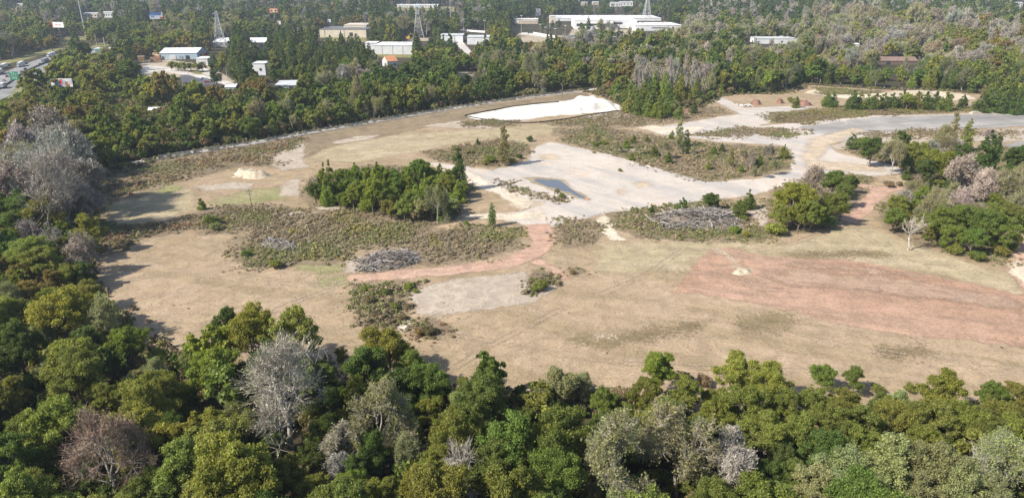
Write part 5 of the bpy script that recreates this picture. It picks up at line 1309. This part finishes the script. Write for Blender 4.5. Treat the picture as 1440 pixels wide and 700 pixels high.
# landmarks that tell one tree from its look-alikes
LMK = [(*G(a, b)[:2], w) for a, b, w in ((355, 300, 'the wooden pole'), (540, 370, 'the brush pile by the red road'), (975, 312, 'the long brush pile'), (392, 348, 'the split brush pile'), (350, 247, 'the low cream sand heap'), (830, 150, 'the white sand heap'),
       (785, 262, 'the rain pool'), (1045, 382, 'the small sand heap'), (1063, 146, 'the brick heaps'), (1250, 136, 'the cream sand bank'), (1225, 285, 'the red clay track'), (545, 430, 'the tall weed strip'), (1405, 160, 'the spoil heaps'), (1375, 360, 'the weeds by the clay track'))]
LMK += [(*GT(a, b)[:2], w) for a, b, w in ((91, 134, 'the collage billboard'), (85, 54, 'the white billboard'), (19, 122, 'the green highway sign'), (311, 67, 'the pylon by the sheds'), (588, 54, 'the platform pylon'), (250, 84, 'the pale blue warehouse'), (280, 112, 'the parking lot'), (430, 131, 'the long grey-roofed building'),
       (480, 53, 'the cream factory'), (552, 76, 'the ribbed white warehouse'), (551, 95, 'the orange-roofed house'), (635, 60, 'the paired white cubes'), (215, 163, 'the small white house'), (1260, 91, 'the ruined brown shed'), (1090, 62, 'the white low building'), (870, 42, 'the white plant'), (365, 106, 'the white block by pines'), (1200, 67, 'the small cream-walled shed'))]
SHORT = {'big yellow-green tree whose': 'the overhanging yellow-green tree', 'grey half-bare tree between': 'the grey half-bare tree', 'bright green layered': 'the bright layered tree', 'dark green tree with a rust': 'the rust-patched dark tree', 'large pale grey bare': 'the large pale bare tree', 'wide mauve-grey': 'the wide mauve bare tree', 'fan-shaped': 'the fan-shaped grey tree',
         'dead tree with chalk': 'the chalk-white dead tree', 'huge grey-green thinning': 'the huge white-limbed tree', 'whitish bare crown': 'the leaning whitish crown', 'pale many-limbed': 'the many-limbed dead tree', 'reddish-brown bush': 'the reddish-brown bush', 'broad grey-brown bush': 'the broad grey-brown bush', 'bright green round tree': 'the bright round tree',
         'taller of twin': 'the twin green trees', 'glowing yellow-green': 'the glowing yellow-green tree', 'yellow-green topped': 'the yellow-topped tree', 'pale dead tree with white': 'the white-trunked dead tree', 'tall yellow-green tree on': 'the tall yellow-green tree', 'lone round dark': 'the lone round dark tree', 'lone slender': 'the lone slender tree', 'tallest slender pale': 'the tallest pale slender tree', 'tall airy': 'the tall airy tree'}
for t in TREES:
    for k, w in SHORT.items():
        if t['label'] and t['label'].startswith(k): LMK.append((t['x'], t['y'], w))
LX = np.array([[a, b] for a, b, _ in LMK])
MED = {}
for i in INDIV: MED.setdefault((NAME[TREES[i]['kind']][2], TREES[i]['zone']), []).append(TREES[i]['r'])
MED = {k: (np.percentile(v, 33), np.percentile(v, 67)) for k, v in MED.items()}
for i in sorted(INDIV):
    t = TREES[i]; L, R, zc = PROTO[t['kind']]; nm, cat, kd = NAME[t['kind']]
    lab, grp = t['label'], 'row of clipped trees by the lane' if t['label'] and t['label'].startswith('clipped') else None
    if not lab:
        lo_, hi_ = MED[(kd, t['zone'])]; size = 'small ' if t['r'] < lo_ else 'large ' if t['r'] > hi_ else 'middling '
        dd = np.hypot(LX[:, 0] - t['x'], LX[:, 1] - t['y']); k = int(dd.argmin())
        where = ('beside ' if dd[k] < 16 else 'in the encircled thicket, towards ' if t['zone'] == CLUMP else 'nearest ') + LMK[k][2]
        lab = f"{size}{ADJ[t['tint']]} {kd} {where}"
        grp = f"{size}{ADJ[t['tint']]} {kd.replace('tree', 'trees')} {where}"
    s = t['r'] / R
    e = thing(nm, lab, cat, (t['x'], t['y'], t['z']), random.uniform(0, 6.28), grp, (s * random.uniform(.94, 1.06), s * random.uniform(.94, 1.06), s * t['sz']))
    tm, cm = L[random.randrange(len(L))]
    put('trunk' if nm != 'bush' else 'stems', tm, e); c = put('crown' if nm != 'bush' else 'foliage', cm, e); c.color = (*(1.1 * v for v in jig(TINT[t['tint']])), 1)

# massed plants: one object, instanced
def massed(name, pts, rot, scl, idx, tint, protos, label):
    me = bpy.data.meshes.new(name); me.vertices.add(len(pts)); me.vertices.foreach_set('co', np.asarray(pts, np.float32).ravel())
    for n, ty, arr, f in (('rz', 'FLOAT', rot, 'value'), ('sc', 'FLOAT_VECTOR', scl, 'vector'), ('k', 'INT', idx, 'value'), ('tint', 'FLOAT_COLOR', tint, 'color')):
        a = me.attributes.new(n, ty, 'POINT'); a.data.foreach_set(f, np.asarray(arr, np.int32 if ty == 'INT' else np.float32).ravel())
    o = put(name, me); tag(o, label, kind='stuff')
    nt = bpy.data.node_groups.new(name + '_nodes', 'GeometryNodeTree')
    nt.interface.new_socket('Geometry', in_out='INPUT', socket_type='NodeSocketGeometry'); nt.interface.new_socket('Geometry', in_out='OUTPUT', socket_type='NodeSocketGeometry')
    N, L = nt.nodes.new, nt.links.new
    gi, go, jn = N('NodeGroupInput'), N('NodeGroupOutput'), N('GeometryNodeJoinGeometry')
    def attr(n, ty):
        a = N('GeometryNodeInputNamedAttribute'); a.data_type = ty; a.inputs['Name'].default_value = n
        return next(s for s in a.outputs if s.enabled and s.name == 'Attribute')
    rz, sc, kk = attr('rz', 'FLOAT'), attr('sc', 'FLOAT_VECTOR'), attr('k', 'INT')
    cx = N('ShaderNodeCombineXYZ'); L(rz, cx.inputs[2])
    for j, po in enumerate(protos):
        ip = N('GeometryNodeInstanceOnPoints'); ob = N('GeometryNodeObjectInfo'); ob.inputs['Object'].default_value = po; ob.inputs['As Instance'].default_value = True
        cp = N('FunctionNodeCompare'); cp.data_type = 'INT'; cp.operation = 'EQUAL'
        ins = [s for s in cp.inputs if s.enabled]; L(kk, ins[0]); ins[1].default_value = j
        L(gi.outputs[0], ip.inputs['Points']); L(cp.outputs[0], ip.inputs['Selection']); L(ob.outputs['Geometry'], ip.inputs['Instance']); L(cx.outputs[0], ip.inputs['Rotation']); L(sc, ip.inputs['Scale']); L(ip.outputs[0], jn.inputs[0])
    L(jn.outputs[0], go.inputs[0])
    md = o.modifiers.new('plants', 'NODES'); md.node_group = nt
    return o
def joined(name, gen, bark, leaf):
    (tv, tq), (cv, cq) = gen[:2]
    V = np.concatenate([tv, cv]); Q = np.concatenate([tq, cq + len(tv)]); mi = np.concatenate([np.zeros(len(tq)), np.ones(len(cq))])
    return bpy.data.objects.new(name, mesh_np(name, V, Q, [bark, leaf], mi))
FARK = {}; FARP = []
def farset(kind, gens, bark, leaf):
    FARK[kind] = (len(FARP), len(gens)); FARP.extend(joined(kind + '_far', g, bark, leaf) for g in gens)
farset('broadm', [broadleaf(400 + i, nlobe=7 + i % 3, nleaf=1700, size=.55, ncl=8) for i in range(7)], BARK, LEAFF)
farset('bare', [bare(420 + i, ntw=2600, wid=.045, nleaf=500, size=.2, lvls=3) for i in range(4)], BARKG, TWIGF)
farset('half', [bare(440 + i, ntw=900, wid=.05, nleaf=1100, size=.42, lvls=3) for i in range(3)], BARKG, LEAFF)
farset('pine', [pine(460 + i, R=3.2, h=15., z0=.38, point=.36, nleaf=1200, size=.46, nwh=11) for i in range(5)], BARK, LEAFF)
farset('young', [pine(480 + i, R=2.1, h=4.6, z0=.06, nleaf=850, size=.28, nwh=8, point=.45, fat=1.4) for i in range(4)], BARK, LEAFF)
farset('slim', [pine(490 + i, R=1.7, h=9., z0=.15, nleaf=500, size=.42, nwh=12, point=.35, fat=1.5) for i in range(3)], BARKG, LEAFF)
for k in ('broad', 'fine'): FARK[k] = FARK['broadm']
FARK['barem'] = FARK['bare']
pts, rot, scl, idx, tin = [], [], [], [], []
for i, t in enumerate(TREES):
    if i in INDIV or t['kind'] in ('bush', 'dead'): continue
    k0, n = FARK[t['kind']]; s = t['r'] / PROTO[t['kind']][1]
    pts.append((t['x'], t['y'], t['z'])); rot.append(random.uniform(0, 6.28)); scl.append((s, s, s * t['sz'])); idx.append(k0 + random.randrange(n)); tin.append((*(1.08 * v for v in jig(TINT[t['tint']], .13)), 1))
massed('woodland', pts, rot, scl, idx, tin, FARP, 'mixed autumn woodland stretching away behind the cleared site')
print('TREES', len(TREES), 'individual', len(INDIV), 'massed', len(pts))

# understorey that closes the floor of the nearer woods
BP = [joined('understorey_bush', bush(700 + i, nleaf=420, size=.3, n=14), BARK, LEAFF) for i in range(4)]
q = np.stack([rng.uniform(-420, 420, 60000), rng.uniform(60, 520, 60000)], 1)
q = q[(np.abs(np.arctan2(q[:, 0], q[:, 1])) < math.radians(48))]; q = q[sdist(q, SITEW) < -1.0]; q = q[sdist(q, ribbon(RD, 9.0)) < 0]; q = q[sdist(q, ribbon(HC, 52)) < 0]
q = q[rng.random(len(q)) < np.clip(9000 / len(q), 0, 1)]; s = rng.uniform(.6, 1.5, len(q)) * (1 + .4 * (q[:, 1] > 300))
tt = np.array([TINT[x] for x in rng.choice(['dark', 'olive', 'green', 'khaki', 'brown'], len(q))]) * rng.uniform(.7, 1.1, (len(q), 1))
massed('understorey', np.concatenate([q, np.zeros((len(q), 1))], 1), rng.uniform(0, 6.28, len(q)), np.stack([s, s, s * 1.2], 1), rng.integers(0, 4, len(q)), np.concatenate([tt, np.ones((len(q), 1))], 1), BP, 'shaded undergrowth of bushes beneath the nearer woods')

# ------------------------------------------------------------------ scrub and weeds
def weed(seed, n=46, h=.9, R=.55, w=.075):
    g = np.random.default_rng(seed)
    d = unit(g.normal(size=(n, 3)) + [0, 0, 1.0]); d[:, 2] = np.abs(d[:, 2])
    P = d * [R, R, h] * g.uniform(.45, 1, (n, 1)); N = unit(d + g.normal(size=(n, 3)) * .8)
    return leaf_quads(P, N, w * g.uniform(.8, 2.6, n), g)
WP = []
for i in range(6):
    V, Q = weed(600 + i, 60, .75 + .1 * i, .6, .085 + .01 * (i % 3)); WP.append(bpy.data.objects.new('weed', mesh_np('weed', V, Q, [WEED])))
WT = {'brown': (.235, .185, .12), 'grey': (.29, .24, .17), 'green': (.18, .20, .07), 'yel': (.26, .235, .075), 'red': (.25, .14, .09), 'dark': (.13, .105, .062), 'straw': (.38, .30, .18)}
MODE = {'A': ('brown', 'grey', 'green', 'yel'), 'B': ('brown', 'grey', 'green', 'brown'), 'C': ('dark', 'brown', 'green', 'red'), 'D': ('brown', 'straw', 'green', 'red'), 'I': ('brown', 'grey', 'green', 'straw'), 'J': ('yel', 'green', 'brown', 'dark'), 'K': ('brown', 'grey', 'green', 'dark'),
        'L': ('brown', 'green', 'green', 'dark'), 'M': ('red', 'green', 'brown', 'dark'), 'N': ('dark', 'green', 'brown', 'dark'), 'G': ('brown', 'green', 'grey', 'yel')}
SLAB_ = {'A': 'brown and green weeds spreading around two brush piles', 'B': 'brown weeds ringing the thicket', 'C': 'dark brambles between two straw clearings at the wood', 'D': 'russet weeds along the service road bank', 'E': 'weeds beside the tall airy khaki tree', 'F': 'weed strip between sand track and slab', 'G': 'weed island beside the red road mouth',
         'H': 'weeds around the long brush pile', 'I': 'brown weeds under the sapling stand on the slab', 'J': 'yellow-green goldenrod bank along the asphalt slab', 'K': 'weeds under the thicket by the clay track', 'L': 'tall dark weed strip beside the gravel patch', 'M': 'russet weed island beside straw field', 'N': 'dark weed clump on gravel edge', 'O': 'weeds under the thicket corner',
         'P': 'brown weeds behind the silt fence', 'Q': 'green weed patch before the split brush pile', 'R': 'pale weeds on the earth bank', 'S': 'weeds round the lone leafy sapling and bush', 'U': 'thin weed tongue crossing the slab', 'W': 'low weed sliver on the asphalt', 'X': 'weed patch below the sand lot corner', 'Y': 'small weed island on the slab', 'Z': 'little weed clump on the straw field'}
for k, po in SCRUBW.items():
    lo, hi = po.min(0) - 3, po.max(0) + 3; area = np.prod(hi - lo)
    dens = {'J': 1.8, 'D': 1.3, 'K': 1.2, 'P': 1.0, 'I': 1.1, 'H': 1.8, 'O': 1.5}.get(k, 2.6)
    n = int(area * dens); P = lo + rng.random((n, 2)) * (hi - lo); sd = sdist(P, po)
    v = .5 + .5 * vn(P[:, 0], P[:, 1], 6, 7) ; v2 = vn(P[:, 0], P[:, 1], 17, 8); v3 = vn(P[:, 0], P[:, 1], 2.5, 9)
    e_ = np.clip((sd + 3.5 * vn(P[:, 0], P[:, 1], 7, 5) + 2 * vn(P[:, 0], P[:, 1], 2, 4) + 2) / 10, 0, 1)
    ok = (rng.random(n) < e_ * (1.0 + .5 * v2 + .35 * v3)); e_ = e_[ok]
    P, v, v2, v3 = P[ok], v[ok], v2[ok], v3[ok]; n = len(P)
    if not n: continue
    c = MODE.get(k, ('brown', 'grey', 'green', 'straw')); pick = np.where(v3 + rng.normal(size=n) * .35 > .25, 1, 0); pick = np.where(v2 + rng.normal(size=n) * .25 > .3, 2, pick); pick = np.where((v > .72) & (rng.random(n) < .6), 3, pick)
    tint = (.72 * np.array([WT[c[j]] for j in pick]) + .28 * np.array([.25, .205, .115])) * rng.uniform(.85, 1.15, (n, 1)); s = (.3 + 1.0 * rng.random(n) ** 1.8) * (.75 + .6 * v) * (1.35 if k in 'LNC' else 1.0) * (.6 + .4 * e_)
    massed('weeds', np.concatenate([P, np.zeros((n, 1))], 1), rng.uniform(0, 6.28, n), np.stack([s * 1.35, s * 1.35, s * rng.uniform(.45, .9, n)], 1), rng.integers(0, 6, n), np.concatenate([tint, np.ones((n, 1))], 1), WP, SLAB_[k])
# tall growth along the wood edges
edge = np.array(SITEW); E = []
for a, b in zip(edge, np.roll(edge, -1, 0)):
    L = np.hypot(*(b - a))
    for q in np.linspace(0, 1, int(L * 2.0) + 1): E.append(a + (b - a) * q + rng.normal(size=2) * 2.2)
E = np.array(E); s = rng.uniform(.8, 2.2, len(E)); tt = np.array([WT[x] for x in rng.choice(['green', 'brown', 'dark', 'grey', 'yel'], len(E))]) * .85
massed('edge_weeds', np.concatenate([E, np.zeros((len(E), 1))], 1), rng.uniform(0, 6.28, len(E)), np.stack([s, s, s * .9], 1), rng.integers(0, 6, len(E)), np.concatenate([tt, np.ones((len(E), 1))], 1), WP, 'brambles and weeds fringing the straw field along the woods')

# straw tufts and small weeds over the open ground
q = np.stack([rng.uniform(-260, 420, 90000), rng.uniform(110, 470, 90000)], 1); q = q[np.abs(np.arctan2(q[:, 0], q[:, 1])) < math.radians(42)]; q = q[sdist(q, SITEW) > 1]
for po in (PX(PAD),): q = q[sdist(q, po) < -.5]
n_ = vn(q[:, 0], q[:, 1], 14, 41) + .6 * vn(q[:, 0], q[:, 1], 4, 42); q = q[rng.random(len(q)) < np.clip(.22 + .5 * n_, .03, .9)]
s = rng.uniform(.10, .24, len(q)) * (1 + 1.4 * (rng.random(len(q)) < .012)); tt = np.array([WT[x] for x in rng.choice(['straw', 'grey', 'brown', 'green', 'yel'], len(q), p=[.80, .12, .02, .03, .03])])
massed('grass_tufts', np.concatenate([q, np.zeros((len(q), 1))], 1), rng.uniform(0, 6.28, len(q)), np.stack([s * 1.3, s * 1.3, s], 1), rng.integers(0, 6, len(q)), np.concatenate([tt, np.ones((len(q), 1))], 1), WP, 'dry straw tufts dotted over the mown field')
print('tufts', len(q))

# ------------------------------------------------------------------ air
def haze():
    m, nt, N, L = nodes('haze_air')
    v = N('ShaderNodeVolumePrincipled'); v.inputs['Color'].default_value = (.74, .86, 1.0, 1); v.inputs['Density'].default_value = .00010; v.inputs['Anisotropy'].default_value = .2
    L(v.outputs[0], N('ShaderNodeOutputMaterial').inputs['Volume'])
    tag(MB().box((0, 1500, 75), (9000, 9000, 160)).build('haze', m), 'thin blue autumn haze', kind='stuff')
haze()
